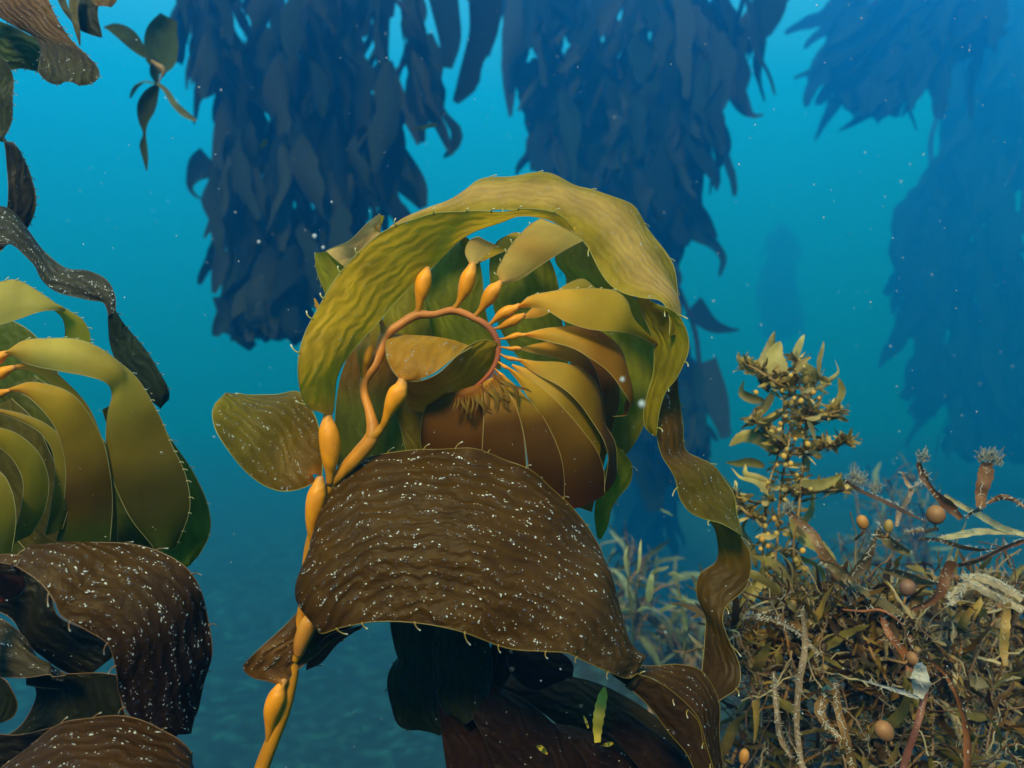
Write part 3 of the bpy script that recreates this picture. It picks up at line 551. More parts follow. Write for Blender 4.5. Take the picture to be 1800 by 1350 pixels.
cb([(60,1190),(66,1215),(52,1250),(30,1280),(0,1300)], [(205,1190),(215,1230),(230,1280),(160,1330),(60,1360)], .90, .88, (.018,.018,.006), bulge=.04)
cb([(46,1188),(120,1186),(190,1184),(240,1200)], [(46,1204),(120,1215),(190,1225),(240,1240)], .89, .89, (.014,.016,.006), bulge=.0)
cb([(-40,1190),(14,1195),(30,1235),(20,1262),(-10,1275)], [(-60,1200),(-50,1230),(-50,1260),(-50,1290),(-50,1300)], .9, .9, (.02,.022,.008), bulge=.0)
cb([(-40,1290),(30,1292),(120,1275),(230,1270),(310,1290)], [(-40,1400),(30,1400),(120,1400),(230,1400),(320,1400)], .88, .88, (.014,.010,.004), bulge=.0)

# ------------------------------------------------------------ frond hanging in the top left corner
K5 = thing('giant_kelp', 'brown kelp frond with a curled speckled blade hanging in the top left corner', 'kelp', P(60, -120, 1.25))
mb = MB(); px_tube(mb, [(60,-120,1.25,22),(40,-60,1.25,18),(-40,-20,1.25,16),(-60,200,1.25,14)], BRN, n=40); mb.build('stipe', M_stipe, K5)
def tb(A, B, d0, d1, col, par=None, **kw):
    q = dict(bulge=.10, gl=.06, rimcol=(.10,.09,.03), ruf=.005, slen=.005); q.update(kw)
    blade(par or K5, [dict(A=A, B=B, dA=d0, dB=d1, col=col, **q)], M_dark)
tb([(60,-60),(78,-15),(95,20),(118,62),(150,95),(171,118),(174,133),(160,146),(140,153)], [(-60,-40),(-20,15),(25,45),(66,72),(74,95),(72,115),(68,126),(82,142),(108,152)], (1.2,1.2,1.18), (1.25,1.2,1.18), [(0,(.14,.06,.02)),(.5,(.10,.05,.016)),(.7,(.035,.026,.010)),(1,(.035,.032,.010))], gl=.45, spines=(18,18), endrim=True)
tb([(-60,20),(0,38),(40,55),(74,80),(72,124)], [(-60,100),(-20,112),(4,122),(35,119),(70,126)], 1.3, 1.3, (.035,.055,.012), spines=(0,16))
tb([(0,95),(16,118),(23,150),(24,190),(17,225),(6,250)], [(-60,95),(-50,130),(-50,170),(-50,210),(-30,240),(0,252)], 1.22, 1.22, (.028,.03,.010), gl=.2, spines=(16,0))
tb([(8,243),(38,268),(58,318),(63,360),(52,395),(40,410)], [(6,243),(12,285),(14,330),(12,370),(6,400),(0,410)], 1.22, 1.2, (.024,.018,.008), gl=.08, spines=(16,0))
tb([(128,-40),(136,10),(138,50),(158,60),(178,66)], [(170,-40),(172,0),(172,20),(176,45),(180,66)], 1.4, 1.4, (.022,.025,.012))
tb([(90,-40),(98,-10),(112,20),(128,40)], [(110,-40),(112,0),(122,22),(129,41)], 1.4, 1.4, (.04,.045,.016), rim=True) if False else tb([(90,-40),(98,-10),(112,20),(128,40)], [(112,-40),(116,0),(124,22),(129,41)], 1.4, 1.4, (.04,.045,.016))
tb([(120,-20),(128,40),(134,62),(140,80)], [(140,-20),(139,30),(141,58),(141,81)], 1.38, 1.38, (.09,.07,.025))
tb([(150,-40),(160,0),(172,12)], [(205,-40),(205,0),(195,13)], 1.38, 1.38, (.11,.06,.018))
K6 = thing('drooping_kelp', 'single twisted dark kelp blade flecked white, drooping above the pale left frond', 'kelp blade', P(0, 400, 1.1))
blade(K6, [dict(A=[(-60,350),(0,367),(15,370),(48,398),(80,440),(112,470),(150,475),(188,493),(202,520),(203,550)], B=[(-60,420),(0,430),(22,432),(50,462),(72,495),(105,515),(150,525),(180,530),(188,545),(190,560)], dA=(1.1,1.12,1.1), dB=(1.08,1.1,1.1), col=(.035,.031,.018), gl=2.6, bulge=.12, rimcol=(.09,.08,.04), ruf=.006),
           dict(A=[(203,545),(222,578),(252,612),(280,650),(296,685),(297,700),(285,714)], B=[(190,550),(190,580),(192,600),(208,640),(240,680),(268,708),(280,715)], dA=(1.1,1.15), dB=(1.1,1.15), col=(.02,.028,.014), gl=.16, bulge=.12, rimcol=(.04,.05,.03), spines=(18,0), slen=.004)], M_dark)
blade(K6, [dict(A=[(-40,395),(0,405),(20,410),(14,430)], B=[(-40,445),(-20,450),(-5,446),(6,438)], dA=1.16, col=(.016,.012,.01), gl=0, bulge=.05)], M_dark)

# small drifting frond
K7 = thing('kelp_sprig', 'small kelp sprig of six thin blades drifting between the corner frond and the dark column', 'kelp', P(283, 120, 2.3))
def sprig(pts, d, col, lab=None):
    mb = MB(); patchlist = pts
    q = cr_pts([(x, y, wd) for x, y, wd in pts], 22)
    path = [P(x, y, d + .0015 * i) for i, (x, y, wd) in enumerate(q)]
    ws = [wd * K * d for x, y, wd in q]; wm = max(ws)
    mb.leaf(path, wm, Vector((1, .5, .25)), col, nv=5, prof=lambda u: ws[min(22, round(u * 22))] / wm, twist=.5)
    mb.build('blade', M_far, K7)
sprig([(182,48,3),(200,52,26),(222,65,34),(245,88,22),(266,107,3)], 2.3, (.035,.045,.018))
sprig([(296,30,30),(285,60,52),(284,90,56),(284,115,44),(283,130,10)], 2.5, (.05,.07,.03))
sprig([(280,146,4),(266,165,24),(256,190,30),(252,215,16),(254,235,5),(252,255,13),(256,280,9),(258,300,2)], 2.25, (.035,.045,.02))
sprig([(276,146,5),(292,160,9),(306,182,11),(325,200,12),(345,212,5)], 2.2, (.13,.12,.05))
sprig([(276,148,4),(255,142,14),(238,150,18),(228,172,5)], 3.0, (.05,.07,.03))
sprig([(262,104,5),(272,112,18),(272,130,16),(276,147,5)], 2.4, (.05,.07,.03))
mb = MB(); px_tube(mb, [(266,106,2.3,3),(276,114,2.3,8),(284,120,2.3,11),(288,127,2.3,8),(282,138,2.3,3),(278,148,2.3,3)], (.22,.12,.04), n=14, sides=8); mb.build('float', M_stipe, K7)
# ------------------------------------------------------------ hanging kelp columns in the distance
def rowat(rows, y):
    for (ya, la, ra), (yb, lb_, rb) in zip(rows, rows[1:]):
        if y <= yb:
            t = max(0, (y - ya) / (yb - ya)); return la + (lb_ - la) * t, ra + (rb - ra) * t
    return rows[-1][1:]
def hang_leaf(mb, x, y, d, L_, wd, ang, col, curve=0, tw=0, face=None):
    """leaf from px (x,y) with length L_ px, heading ang (0 = straight down, + = to the right)"""
    p = []; n = 13; cx, cy, a = x, y, ang
    dd = rnd(-.4, .4) * L_ * K * d / n
    for i in range(n + 1):
        p.append(P(cx, cy, d + dd * i)); a += curve / n + .16 * math.sin(i * .9 + x); cx += math.sin(a) * L_ / n; cy += math.cos(a) * L_ / n
    f = rnd(-1.1, 1.1) if face is None else face
    k1, k2, k3, k4 = rnd(.55, 1.1), rnd(.35, .8), rnd(0, 6), rnd(9, 22)
    def prf(u): return max(.06, (math.sin(math.pi * min(1, u ** k1 * .97)) ** k2) * (1 + .16 * math.sin(u * k4 + k3) + rnd(-.08, .08)))
    mb.leaf(p, wd * K * d, Vector((math.cos(f), math.sin(f), rnd(-.2, .2))), col, nv=4, cup=rnd(-.25, .25), twist=tw, prof=prf)
def column(name, label, rows, d, nblade, stuff, size, lean=0, tips=(), group='kelp columns hanging in the distance', cols=((.010,.012,.008), (.012,.016,.010), (.016,.020,.010), (.020,.022,.010), (.030,.028,.012)), thick=1.1, stipes=3, pxs=1.0):
    y0, y1 = rows[0][0], rows[-1][0]
    xa, xb = rowat(rows, y0)
    o = thing(name, label, 'kelp', P((xa + xb) / 2 + lean * (y0 - 600), y0, d), group)
    for k in range(stipes):
        mb = MB(); pts = []
        s = (k + .5) / stipes
        for i in range(12):
            y = y0 + (y1 - y0) * (i / 11) * rnd(.93, 1); l, r = rowat(rows, y); pts.append((l + (r - l) * (s + .1 * math.sin(i * 1.3 + k * 2)), y, d + .1 * math.sin(i + k), 9))
        px_tube(mb, pts, (.03,.018,.008), n=50, sides=6); mb.build('stipe', M_far, o)
    def one(mb, edge):
        L0 = size[0]
        for _ in range(40):
            y = rnd(y0, y1 - 20); l, r = rowat(rows, y); wd = size[1] * rnd(.6, 1.25)
            if r - l < 8: continue
            m_ = min(wd * .5, (r - l) * .45)
            m_ = min(m_ + L0 * .12, (r - l) * .45)
            x = rnd(l + m_, r - m_) if not edge else (l + m_ * rnd(.6, 1.6) if random.random() < .5 else r - m_ * rnd(.6, 1.6))
            break
        side = (x - (l + r) / 2) / max(10, (r - l) / 2)
        L_ = size[0] * rnd(.55, 1.25)
        L_ = min(L_, max(40, (y1 - y) * 1.08))
        hang_leaf(mb, x, y, d + rnd(-thick, thick), L_, wd, lean + side * .06 + rnd(-.2, .2), random.choice(cols), curve=rnd(-.6, .6) - side * .25, tw=rnd(-2, 2))
    for t in tips:
        mb = MB(); q = cr_pts(t[1:] if isinstance(t[0], float) else t, 16); dd = d + (t[0] if isinstance(t[0], float) else rnd(-.1, .1))
        ws = [max(1.2, p[2]) * K * dd for p in q]; wm = max(ws)
        mb.leaf([P(p[0], p[1], dd + .01 * i * K) for i, p in enumerate(q)], wm, Vector((1, .25, .05)), random.choice(cols), nv=4, prof=lambda u: ws[min(16, round(u * 16))] / wm, cup=.12)
        mb.build('blade', M_far, o)
    for i in range(max(0, nblade - len(tips))):
        mb = MB(); one(mb, i % 3 == 0); mb.build('blade', M_far, o)
    if stuff:
        mb = MB()
        for i in range(stuff): one(mb, False)
        tag(mb.build('blade_mass', M_far, o), kind='stuff')
    return o
column('kelp_column', 'dense dark blue kelp column hanging left of the spiral frond', [(-120,280,770),(0,292,768),(60,330,768),(100,352,765),(200,352,745),(260,350,700),(330,360,660),(380,395,632),(430,385,590),(500,376,560),(520,395,556),(560,425,556),(590,430,555)], 10.2, 98, 290, (165, 40),
  tips=[(-.5,(640,225,30),(672,262,62),(700,300,66),(728,335,50),(744,366,16)), [(560,280,10),(575,305,20),(595,330,22),(603,345,6)], [(600,300,14),(612,340,20),(612,380,18),(605,420,16)], [(625,320,14),(640,345,17),(636,380,22),(628,420,16)], [(640,270,20),(648,320,17),(655,360,12),(668,395,6)], [(405,520,60),(412,560,46),(425,590,32),(445,612,18)], [(470,520,50),(478,560,34),(485,590,18)], [(520,520,50),(535,560,34),(550,597,20)], [(370,280,50),(352,295,46),(340,310,26),(334,330,10),(345,345,6),(358,351,3)], [(395,440,30),(385,480,26),(376,515,8)], [(430,180,14),(452,135,24),(458,120,6)], [(395,300,50),(420,200,70),(440,150,34)],
        [(680,110,20),(700,170,26),(725,225,17),(735,255,5)], [(720,100,20),(742,150,26),(750,190,30),(738,215,16)], [(752,60,16),(770,110,20),(765,160,14),(780,200,12),(803,235,22),(795,262,16),(780,277,4)], [(580,255,8),(565,290,22),(573,320,16),(590,345,5)], [(768,-60,60),(782,20,50),(790,70,40),(786,120,18)], [(860,-80,60),(852,0,60),(848,60,50),(830,110,36),(822,145,38),(800,180,12)]])
column('kelp_column', 'broad blue kelp column hanging behind and above the arching blade', [(-120,800,1400),(0,890,1375),(60,900,1330),(110,905,1300),(170,930,1290),(250,940,1262),(330,955,1240),(400,980,1225),(470,1000,1205),(560,1040,1225),(640,1100,1260),(760,1150,1265),(850,1180,1260)], 16.5, 96, 320, (165, 42),
  tips=[(-.2,(1290,120,40),(1292,160,40),(1308,192,30),(1325,204,10),(1342,202,4)), [(1225,190,40),(1252,225,48),(1266,260,40),(1262,290,14),(1250,320,7),(1248,342,3)], [(1330,-40,60),(1345,20,50),(1325,70,30),(1312,95,6)], [(1195,390,50),(1225,412,38),(1255,432,22),(1270,455,16),(1264,485,6)], [(920,110,46),(925,160,34),(932,190,10)], [(960,130,50),(962,180,24),(945,215,8),(938,260,16),(945,300,30)], [(985,110,40),(992,150,18),(990,200,60),(970,260,60),(955,310,30)], [(890,60,18),(895,150,24),(897,205,6)], [(1010,120,50),(1025,165,20),(1028,190,4)], [(1215,540,50),(1250,572,30),(1280,580,12),(1300,580,3)], [(1230,640,60),(1255,700,50),(1275,770,20)], [(1110,760,60),(1140,830,60),(1150,900,30)]],
  cols=((.010,.014,.010),(.014,.022,.012),(.022,.024,.012),(.032,.030,.014)))
column('kelp_column', 'hazy kelp column with slanting blades near the top right', [(-50,1480,1820),(0,1465,1800),(60,1470,1700),(110,1480,1660),(160,1500,1610),(200,1520,1590)], 33.0, 60, 120, (160, 34), lean=-.55,
  tips=[[(1490,20,16),(1460,70,22),(1452,110,16),(1420,185,4)], [(1530,90,50),(1490,150,30),(1450,210,16),(1432,248,3)], [(1570,140,34),(1530,190,24),(1500,215,12),(1475,230,3)], [(1600,140,60),(1560,170,40),(1540,190,10)], [(1690,60,50),(1650,110,34),(1610,160,24),(1585,205,4)], [(1760,40,44),(1700,90,24),(1640,120,10)], [(1530,190,10),(1538,205,9),(1544,218,3)], [(1590,170,8),(1600,200,8),(1612,230,3)]], cols=((.008,.016,.016),(.012,.02,.018)), stipes=2)
column('kelp_column', 'faint pale blue wall of kelp at the far right edge', [(-50,1640,2000),(0,1640,2000),(100,1650,2000),(200,1640,2000),(300,1600,2000),(340,1560,2000),(480,1565,2000),(560,1600,2000),(700,1650,2000),(800,1680,2000)], 50.0, 80, 320, (150, 40), lean=-.1, cols=((.008,.016,.016),(.012,.02,.018)), stipes=4, thick=1.6)
column('kelp_column', 'very faint narrow kelp column in open water above the upright seaweed', [(395,1345,1395),(430,1330,1405),(480,1320,1412),(540,1325,1410),(590,1340,1400)], 105, 24, 60, (90, 30), cols=((.02,.03,.03),), stipes=1, thick=.4)
column('kelp_column', 'faint kelp column low behind the right end of the arching blade', [(560,1090,1180),(700,1100,1240),(800,1060,1220),(900,1060,1180),(980,1080,1160)], 30.0, 40, 90, (130, 34), cols=((.016,.03,.03),), stipes=2, thick=.5)
# pale drifting bits of blade in open water
for (x, y, d, L_, wd, a, lab) in ((470,245,2.6,20,9,-.6,'small pale leaf scrap drifting in front of the dark left column'), (770,218,3.0,44,12,-1.2,'pale translucent leaf scrap drifting right of the dark left column'), (1160,895,2.2,26,9,1.3,'small pale scrap drifting below the green blade')):
    mb = MB(); hang_leaf(mb, x, y, d, L_, wd, a, (.10,.14,.08), face=.9); tag(mb.build('kelp_scrap', M_far), lab, 'kelp scrap')
# marine snow
def snow():
    mb = MB()
    for i in range(900):
        d = rnd(.45, 2.6) ** 1.0; x, y = rnd(-60, 1860), rnd(-60, 1400)
        r = random.choice((.5, .6, .7, .9, 1.1, 1.7)) * K * d * rnd(.4, .9)
        mb.blob(P(x, y, d), (r, r * rnd(1, 2.2)), (.6,.62,.6), Vector((rnd(-1,1), rnd(-1,1), rnd(-1,1))), n=5, m=3)
    for (x, y, d, r) in ((553,415,.6,4), (568,435,.62,3), (1094,667,.5,4), (1128,710,.45,6), (455,425,.6,3), (240,70,.7,1.5), (583,355,.7,2)):
        mb.blob(P(x, y, d), (r * K * d, r * K * d), (.45,.5,.5), n=7, m=5)
    tag(mb.build('marine_snow', M_snow), 'tiny pale specks floating everywhere in the water', 'marine snow', kind='stuff')
M_snow = bpy.data.materials.new('snow_speck'); M_snow.use_nodes = True
_p = M_snow.node_tree.nodes['Principled BSDF']; _p.inputs['Base Color'].default_value = (.6,.62,.6,1); _p.inputs['Roughness'].default_value = .7; _p.inputs['Alpha'].default_value = .5
snow()
# ------------------------------------------------------------ seaweeds at lower right
def V3(): return Vector((rnd(-1, 1), rnd(-1, 1), rnd(-1, 1)))
def grow(p, d, L_, n, wig=.25, up=.06):
    out = [p.copy()]; d = d.normalized()
    for i in range(n):
        d = (d + V3() * wig + Vector((0, 0, up))).normalized(); p = p + d * (L_ / n); out.append(p.copy())
    return out
def fuzz(mb, path, n, L_, col=(.55,.5,.42), r=.0005):
    for i in range(n):
        k = random.randrange(len(path) - 1); p = path[k].lerp(path[k+1], random.random())
        d = V3().normalized(); q = p + d * L_ * rnd(.4, 1)
        mb.tube([p, p.lerp(q, .6) + V3() * L_ * .15, q], [r, r * .8, r * .5], col, 3, caps=False)
# the upright leafy seaweed, traced stems with leaves and little round floats
SG = thing('sargassum', 'upright olive seaweed with small round orange floats right of the kelp', 'seaweed', P(1350, 1080, 1.3))
D0 = 1.3
stems = [[(1365,1090),(1362,1000),(1368,930),(1372,860),(1385,790),(1392,730),(1400,670),(1402,630)], [(1345,1060),(1340,980),(1345,920),(1350,860),(1370,790),(1378,720),(1372,650)], [(1400,1040),(1395,960),(1405,890),(1410,830),(1415,760),(1425,700),(1440,660)],
         [(1392,740),(1420,735),(1450,728),(1476,722)], [(1385,800),(1350,760),(1325,735)], [(1395,690),(1360,670),(1330,650),(1310,640)], [(1400,800),(1440,790),(1470,780),(1490,775)], [(1372,860),(1410,868),(1450,862),(1490,860)], [(1345,920),(1310,900),(1290,870)]]
for s_ in stems:
    mb = MB(); px_tube(mb, [(x, y, D0 + .02 * math.sin(y * .05 + x), max(2.2, 6 - i * .55)) for i, (x, y) in enumerate(s_)], (.20,.11,.03), n=36, sides=6, wob=.5)
    mb.build('stem', M_stem, SG)
SGC = [(.27,.17,.04), (.36,.24,.06), (.20,.13,.035), (.13,.08,.025), (.42,.30,.11)]
big = [((1350,690),(1345,650),(1355,615),(1362,582),26), ((1362,688),(1368,660),(1362,625),(1372,600),34), ((1395,640),(1400,620),(1408,600),(1414,588),14), ((1418,690),(1424,665),(1412,640),(1415,630),26), ((1440,660),(1440,635),(1446,612),(1448,600),8), ((1425,690),(1455,672),(1475,655),(1468,632),11), ((1430,730),(1462,718),(1480,690),(1474,664),24), ((1440,735),(1465,735),(1485,725),(1494,706),11), ((1330,655),(1318,650),(1308,640),(1301,634),12), ((1345,705),(1322,700),(1305,690),(1308,668),16), ((1370,800),(1335,770),(1305,768),(1282,784),24), ((1345,820),(1320,812),(1295,814),(1275,812),17), ((1350,870),(1330,850),(1300,840),(1285,822),13), ((1358,850),(1330,840),(1310,832),(1310,815),13), ((1350,885),(1320,880),(1290,860),(1270,832),10), ((1360,690),(1340,720),(1325,735),(1310,735),18), ((1400,770),(1440,770),(1465,780),(1488,776),9),
       ((1330,1000),(1320,960),(1305,930),(1318,905),14), ((1400,930),(1425,900),(1430,870),(1440,850),16), ((1405,850),(1440,852),(1470,840),(1480,830),18), ((1390,900),(1410,940),(1440,960),(1470,985),24), ((1375,970),(1410,985),(1440,1000),(1450,1030),20), ((1300,1080),(1320,1040),(1340,1010),(1345,980),22), ((1440,760),(1410,740),(1400,745),(1385,770),20), ((1400,700),(1420,705),(1440,695),(1455,690),20), ((1380,720),(1360,735),(1340,742),(1325,760),14)]
def pleaf(root, q, mat=None, cols=SGC, D=D0, serr=.22, name='leaf', side=None):
    *pts, wd = q; mb = MB()
    dd = D + rnd(-.05, .05)
    path = [P(a[0], a[1], dd + .0012 * i) for i, a in enumerate(cr_pts(pts, 20))]
    c = random.choice(cols)
    mb.leaf(path, wd * K * D, side or Vector((rnd(.3, 1), rnd(-.5, .5), rnd(-.7, .7))), [(0, tuple(x * .75 for x in c)), (.5, c), (1, tuple(min(1, x * 1.25) for x in c))], nv=4, serr=serr, cup=rnd(-.25, .25), twist=rnd(-.8, .8))
    return mb.build(name, mat or M_weed, root)
for b in big: pleaf(SG, (*b[:-1], b[-1] * 1.15), cols=[(.27,.20,.05), (.22,.165,.04), (.32,.24,.07), (.17,.125,.035)], serr=.1)
random.seed(21)
for i in range(70):
    s_ = random.choice(stems[:5]); k = rnd(0, len(s_) - 1.01); j = int(k); t = k - j
    x = s_[j][0] + (s_[j+1][0] - s_[j][0]) * t; y = s_[j][1] + (s_[j+1][1] - s_[j][1]) * t
    a = rnd(-2.6, 2.6); L_ = rnd(16, 44)
    pts = [(x, y)]
    for m_ in range(3): x += math.sin(a) * L_ / 3; y -= math.cos(a) * L_ / 3; a += rnd(-.5, .5); pts.append((x, y))
    pleaf(SG, (*pts, rnd(6, 14)))
FO = MB(); random.seed(33)
for i in range(760):
    s_ = random.choice(stems[:9]); k = len(s_) - 1.01 - (rnd(0, 1) ** 1.3) * (len(s_) - 1.2); j = int(k); t = k - j
    x = s_[j][0] + (s_[j+1][0] - s_[j][0]) * t; y = s_[j][1] + (s_[j+1][1] - s_[j][1]) * t
    a = rnd(-2.2, 2.2); L_ = rnd(9, 32); q = [(x, y, 1.3)]; dd = rnd(-.004, .004)
    for m_ in range(3): x += math.sin(a) * L_ / 3; y -= math.cos(a) * L_ / 3; a += rnd(-.5, .5); q.append((x, y, q[-1][2] + dd * 3))
    c = random.choice(SGC); f = rnd(1.0, 1.7)
    FO.leaf([P(*p) for p in cr_pts(q, 10)], rnd(4, 13) * K * D0, V3(), (c[0]*f, c[1]*f, c[2]*f), nv=2, serr=.12, twist=rnd(-1.5, 1.5))
tag(FO.build('foliage', M_weed, SG), kind='stuff')
spots = [(1400,650),(1376,687),(1381,732),(1372,745),(1420,781),(1398,772),(1364,790),(1383,790),(1366,818),(1381,818),(1390,815),(1378,802),(1401,835),(1350,848),(1347,870),(1361,912),(1345,925),(1350,940),(1365,938),(1340,948),(1350,960),(1337,965),(1399,985),(1411,968),(1390,660),(1430,690),(1356,760),(1408,705),(1344,1000),(1352,1012),(1380,880),(1425,860),(1415,1000),(1329,690),(1396,700),(1440,700)]
random.shuffle(spots)
for i, (x, y) in enumerate(spots):
    r = rnd(3.2, 5.6); mb = MB(); c = P(x, y, D0 - .035 + rnd(-.01, .02))
    mb.blob(c, (r * K * D0, r * K * D0 * 1.12), random.choice(((.50,.28,.05), (.44,.22,.04), (.36,.24,.06))), Vector((rnd(-.5,.5), 0, 1)))
    mb.tube([c, c + V3() * .006, c + V3() * .01 + Vector((0, .02, -.006))], .0007, (.25,.15,.04), 4)
    mb.build('float', M_stipe, SG)
mb = MB()
for s_ in stems: fuzz(mb, [P(x, y, D0) for x, y in s_], 60, .014, (.33,.27,.12), .0005)
tag(mb.build('fuzzy_growth', M_stem, SG), kind='stuff')

BRS = [(.14,.07,.022), (.20,.11,.035), (.10,.05,.018), (.26,.16,.06)]
def strap_weed(name, label, cat, paths, d, tuft=(), col=None, fz=26, bladders=(), group='tangled seaweed straps at lower right', twist=.6, white=.0):
    x0, y0 = paths[0][0][:2]; o = thing(name, label, cat, P(x0, y0, d), group)
    for pts in paths:
        q = cr_pts([(p[0], p[1], p[2]) for p in pts], 26)
        path = [P(a, b, d + .0008 * i * math.sin(x0) + .004 * math.sin(i * .4)) for i, (a, b, wd) in enumerate(q)]; ws = [max(.8, wd) * K * d for a, b, wd in q]; wm = max(ws)
        mb = MB(); c = col or random.choice(BRS)
        mb.leaf(path, wm, Vector((rnd(.4, 1), rnd(-.35, .35), rnd(-.6, .6))), c, nv=5, prof=lambda u: ws[min(26, round(u * 26))] / wm * (1 + .08 * math.sin(u * 40)), cup=rnd(.1, .3), twist=rnd(-.5, .5), gl=white)
        ob = mb.build('strap', M_weed, o)
        if fz:
            fm = MB(); fuzz(fm, path, fz, .008, (.52,.46,.36), .0004); tag(fm.build('fringe', M_stem, ob), kind='stuff')
    for (x, y) in tuft:
        tm = MB(); c0 = P(x, y, d)
        for i in range(60):
            dr = V3() * .8 + Vector((.1, -.2, 1.0)); L_ = rnd(.003, .009); st_ = c0 + V3() * .006
            tm.tube([st_, st_ + dr * L_ * .6 + V3() * .002, st_ + dr * L_], [.0006, .0005, .0006], (.28,.26,.20), 3, caps=False)
        tag(tm.build('polyp_tuft', M_stem, o), kind='stuff')
    for (x, y, rx, ry, an, cc) in bladders:
        bm_ = MB(); ax = Vector((math.sin(an), 0, math.cos(an))); c0 = P(x, y, d - .01)
        bm_.blob(c0, (rx * K * d, ry * K * d), cc, ax, n=20, m=14)
        bm_.tube([c0 - ax * ry * K * d * .9, c0 - ax * ry * K * d * 1.6 + V3() * .004, c0 - ax * ry * K * d * 2.4 + V3() * .008 + Vector((0, .02, 0))], .0018, (.25,.11,.03), 6)
        bm_.build('bladder', M_stem, o)
    return o
BL = (.24,.10,.03); BL2 = (.17,.08,.045); BL3 = (.36,.14,.02)
strap_weed('seaweed_strap', 'dark brown slanting strap with white frill on its upper end, left of the round bladder', 'seaweed', [[(1488,842,16),(1515,860,22),(1550,875,24),(1590,895,22),(1627,917,3)]], 1.15, tuft=[(1500,842),(1515,848),(1540,862)], col=(.075,.035,.014), fz=60)
strap_weed('seaweed_strap', 'thin curved brown strap with a white tufted tip above the round bladder', 'seaweed', [[(1615,812,8),(1622,835,11),(1640,862,10),(1665,885,20),(1690,912,9)], [(1626,826,7),(1630,840,5),(1622,850,4)]], 1.12, tuft=[(1622,806)], col=(.12,.05,.018), bladders=[(1645,905,16,17,.1,BL)])
strap_weed('seaweed_strap', 'wide upright brown strap topped with a bushy white tuft near the right edge', 'seaweed', [[(1733,812,18),(1732,835,25),(1725,865,19),(1724,893,15)], [(1724,893,12),(1710,898,10),(1696,910,7)], [(1736,884,5),(1760,874,10),(1785,880,7),(1805,895,5)]], 1.12, tuft=[(1728,806),(1740,804),(1750,812)], col=(.16,.065,.022))
strap_weed('seaweed_strap', 'long brown stalk with pale end crossing down from the upright olive seaweed', 'seaweed', [[(1380,895,9),(1400,912,12),(1430,940,16),(1445,970,18),(1475,1010,22),(1492,1040,15),(1497,1062,4)]], 1.18, col=(.20,.095,.035), tuft=[(1384,895)], fz=60)
strap_weed('seaweed_strap', 'knobbly pinkish branch standing behind the dark strap', 'seaweed', [[(1585,830,6),(1592,848,8),(1600,860,9),(1592,880,11),(1580,900,10),(1575,925,6)], [(1600,858,8),(1615,850,7),(1625,835,6)]], 1.2, col=(.42,.24,.14), fz=50)
strap_weed('seaweed_strap', 'pale thin strap lying across the right edge under the upright strap', 'seaweed', [[(1660,870,6),(1690,890,9),(1720,905,12),(1760,928,12),(1800,940,8)], [(1640,948,6),(1680,940,14),(1720,932,16),(1770,934,12),(1800,938,6)]], 1.14, col=(.38,.30,.14), fz=50)
strap_weed('seaweed_strap', 'long curved brown strap under the round bladder', 'seaweed', [[(1615,946,7),(1650,948,10),(1690,960,14),(1730,965,12),(1780,955,6)], [(1590,935,6),(1620,930,9),(1650,928,8)]], 1.13, col=(.15,.07,.025), fz=50)
strap_weed('seaweed_strap', 'thick reddish stem running in from the right edge', 'seaweed', [[(1685,990,16),(1720,980,20),(1760,962,15),(1810,945,12)], [(1670,985,20),(1660,1010,22),(1650,1040,20),(1625,1060,15),(1600,1070,8)]], 1.1, col=(.16,.06,.022))
strap_weed('seaweed_strap', 'forked dark spiky blade between two orange bladders', 'seaweed', [[(1548,922,5),(1538,945,9),(1530,965,16),(1512,995,24),(1495,1015,16)]], 1.1, col=(.085,.05,.018), fz=70, bladders=[(1516,918,10,13,-.3,BL3),(1562,925,8,12,.1,(.26,.15,.03))])
strap_weed('seaweed_strap', 'broad brown blades below the forked spiky blade', 'seaweed', [[(1495,1025,12),(1530,1040,28),(1560,1060,30),(1590,1080,16)], [(1555,1000,10),(1590,1008,24),(1625,1020,20),(1650,1025,5)], [(1440,985,6),(1470,1000,16),(1500,1030,14)], [(1540,930,10),(1570,955,22),(1600,970,14)]], 1.16, col=(.13,.09,.035), bladders=[(1595,1033,14,15,.2,BL2)])
strap_weed('seaweed_strap', 'whitish crusted broad blade folded near the right edge', 'seaweed', [[(1690,1015,10),(1720,1012,18),(1760,1025,22),(1800,1050,18)], [(1665,1050,6),(1700,1024,14),(1740,1040,18),(1800,1072,14)], [(1700,1010,6),(1690,1040,13),(1670,1062,8)]], 1.08, col=(.34,.24,.13), fz=160, white=.3)
strap_weed('seaweed_strap', 'red brown stalk arching down through the lower right tangle', 'seaweed', [[(1480,1070,9),(1515,1072,11),(1548,1070,10),(1585,1095,9),(1602,1135,8),(1615,1152,6)], [(1548,1072,8),(1560,1110,11),(1590,1150,13),(1600,1180,10)], [(1612,1150,6),(1650,1170,10),(1680,1215,11),(1698,1270,14),(1702,1360,14)]], 1.05, col=(.24,.075,.022), bladders=[(1603,1158,13,10,1.2,BL)])
strap_weed('seaweed_strap', 'stiff white triangular blade catching light in the lower right tangle', 'seaweed', [[(1518,1196,3),(1550,1205,6),(1585,1215,11),(1615,1226,8)], [(1613,1226,14),(1617,1200,34),(1618,1180,22),(1617,1165,6)]], 1.02, col=(.42,.36,.28), fz=20)
strap_weed('seaweed_strap', 'dark red stalk leaning beside the oval bladder', 'seaweed', [[(1625,1180,12),(1622,1230,12),(1610,1280,11),(1590,1340,12),(1580,1400,12)]], 1.04, col=(.17,.055,.03), bladders=[(1554,1285,16,19,-.6,BL)])
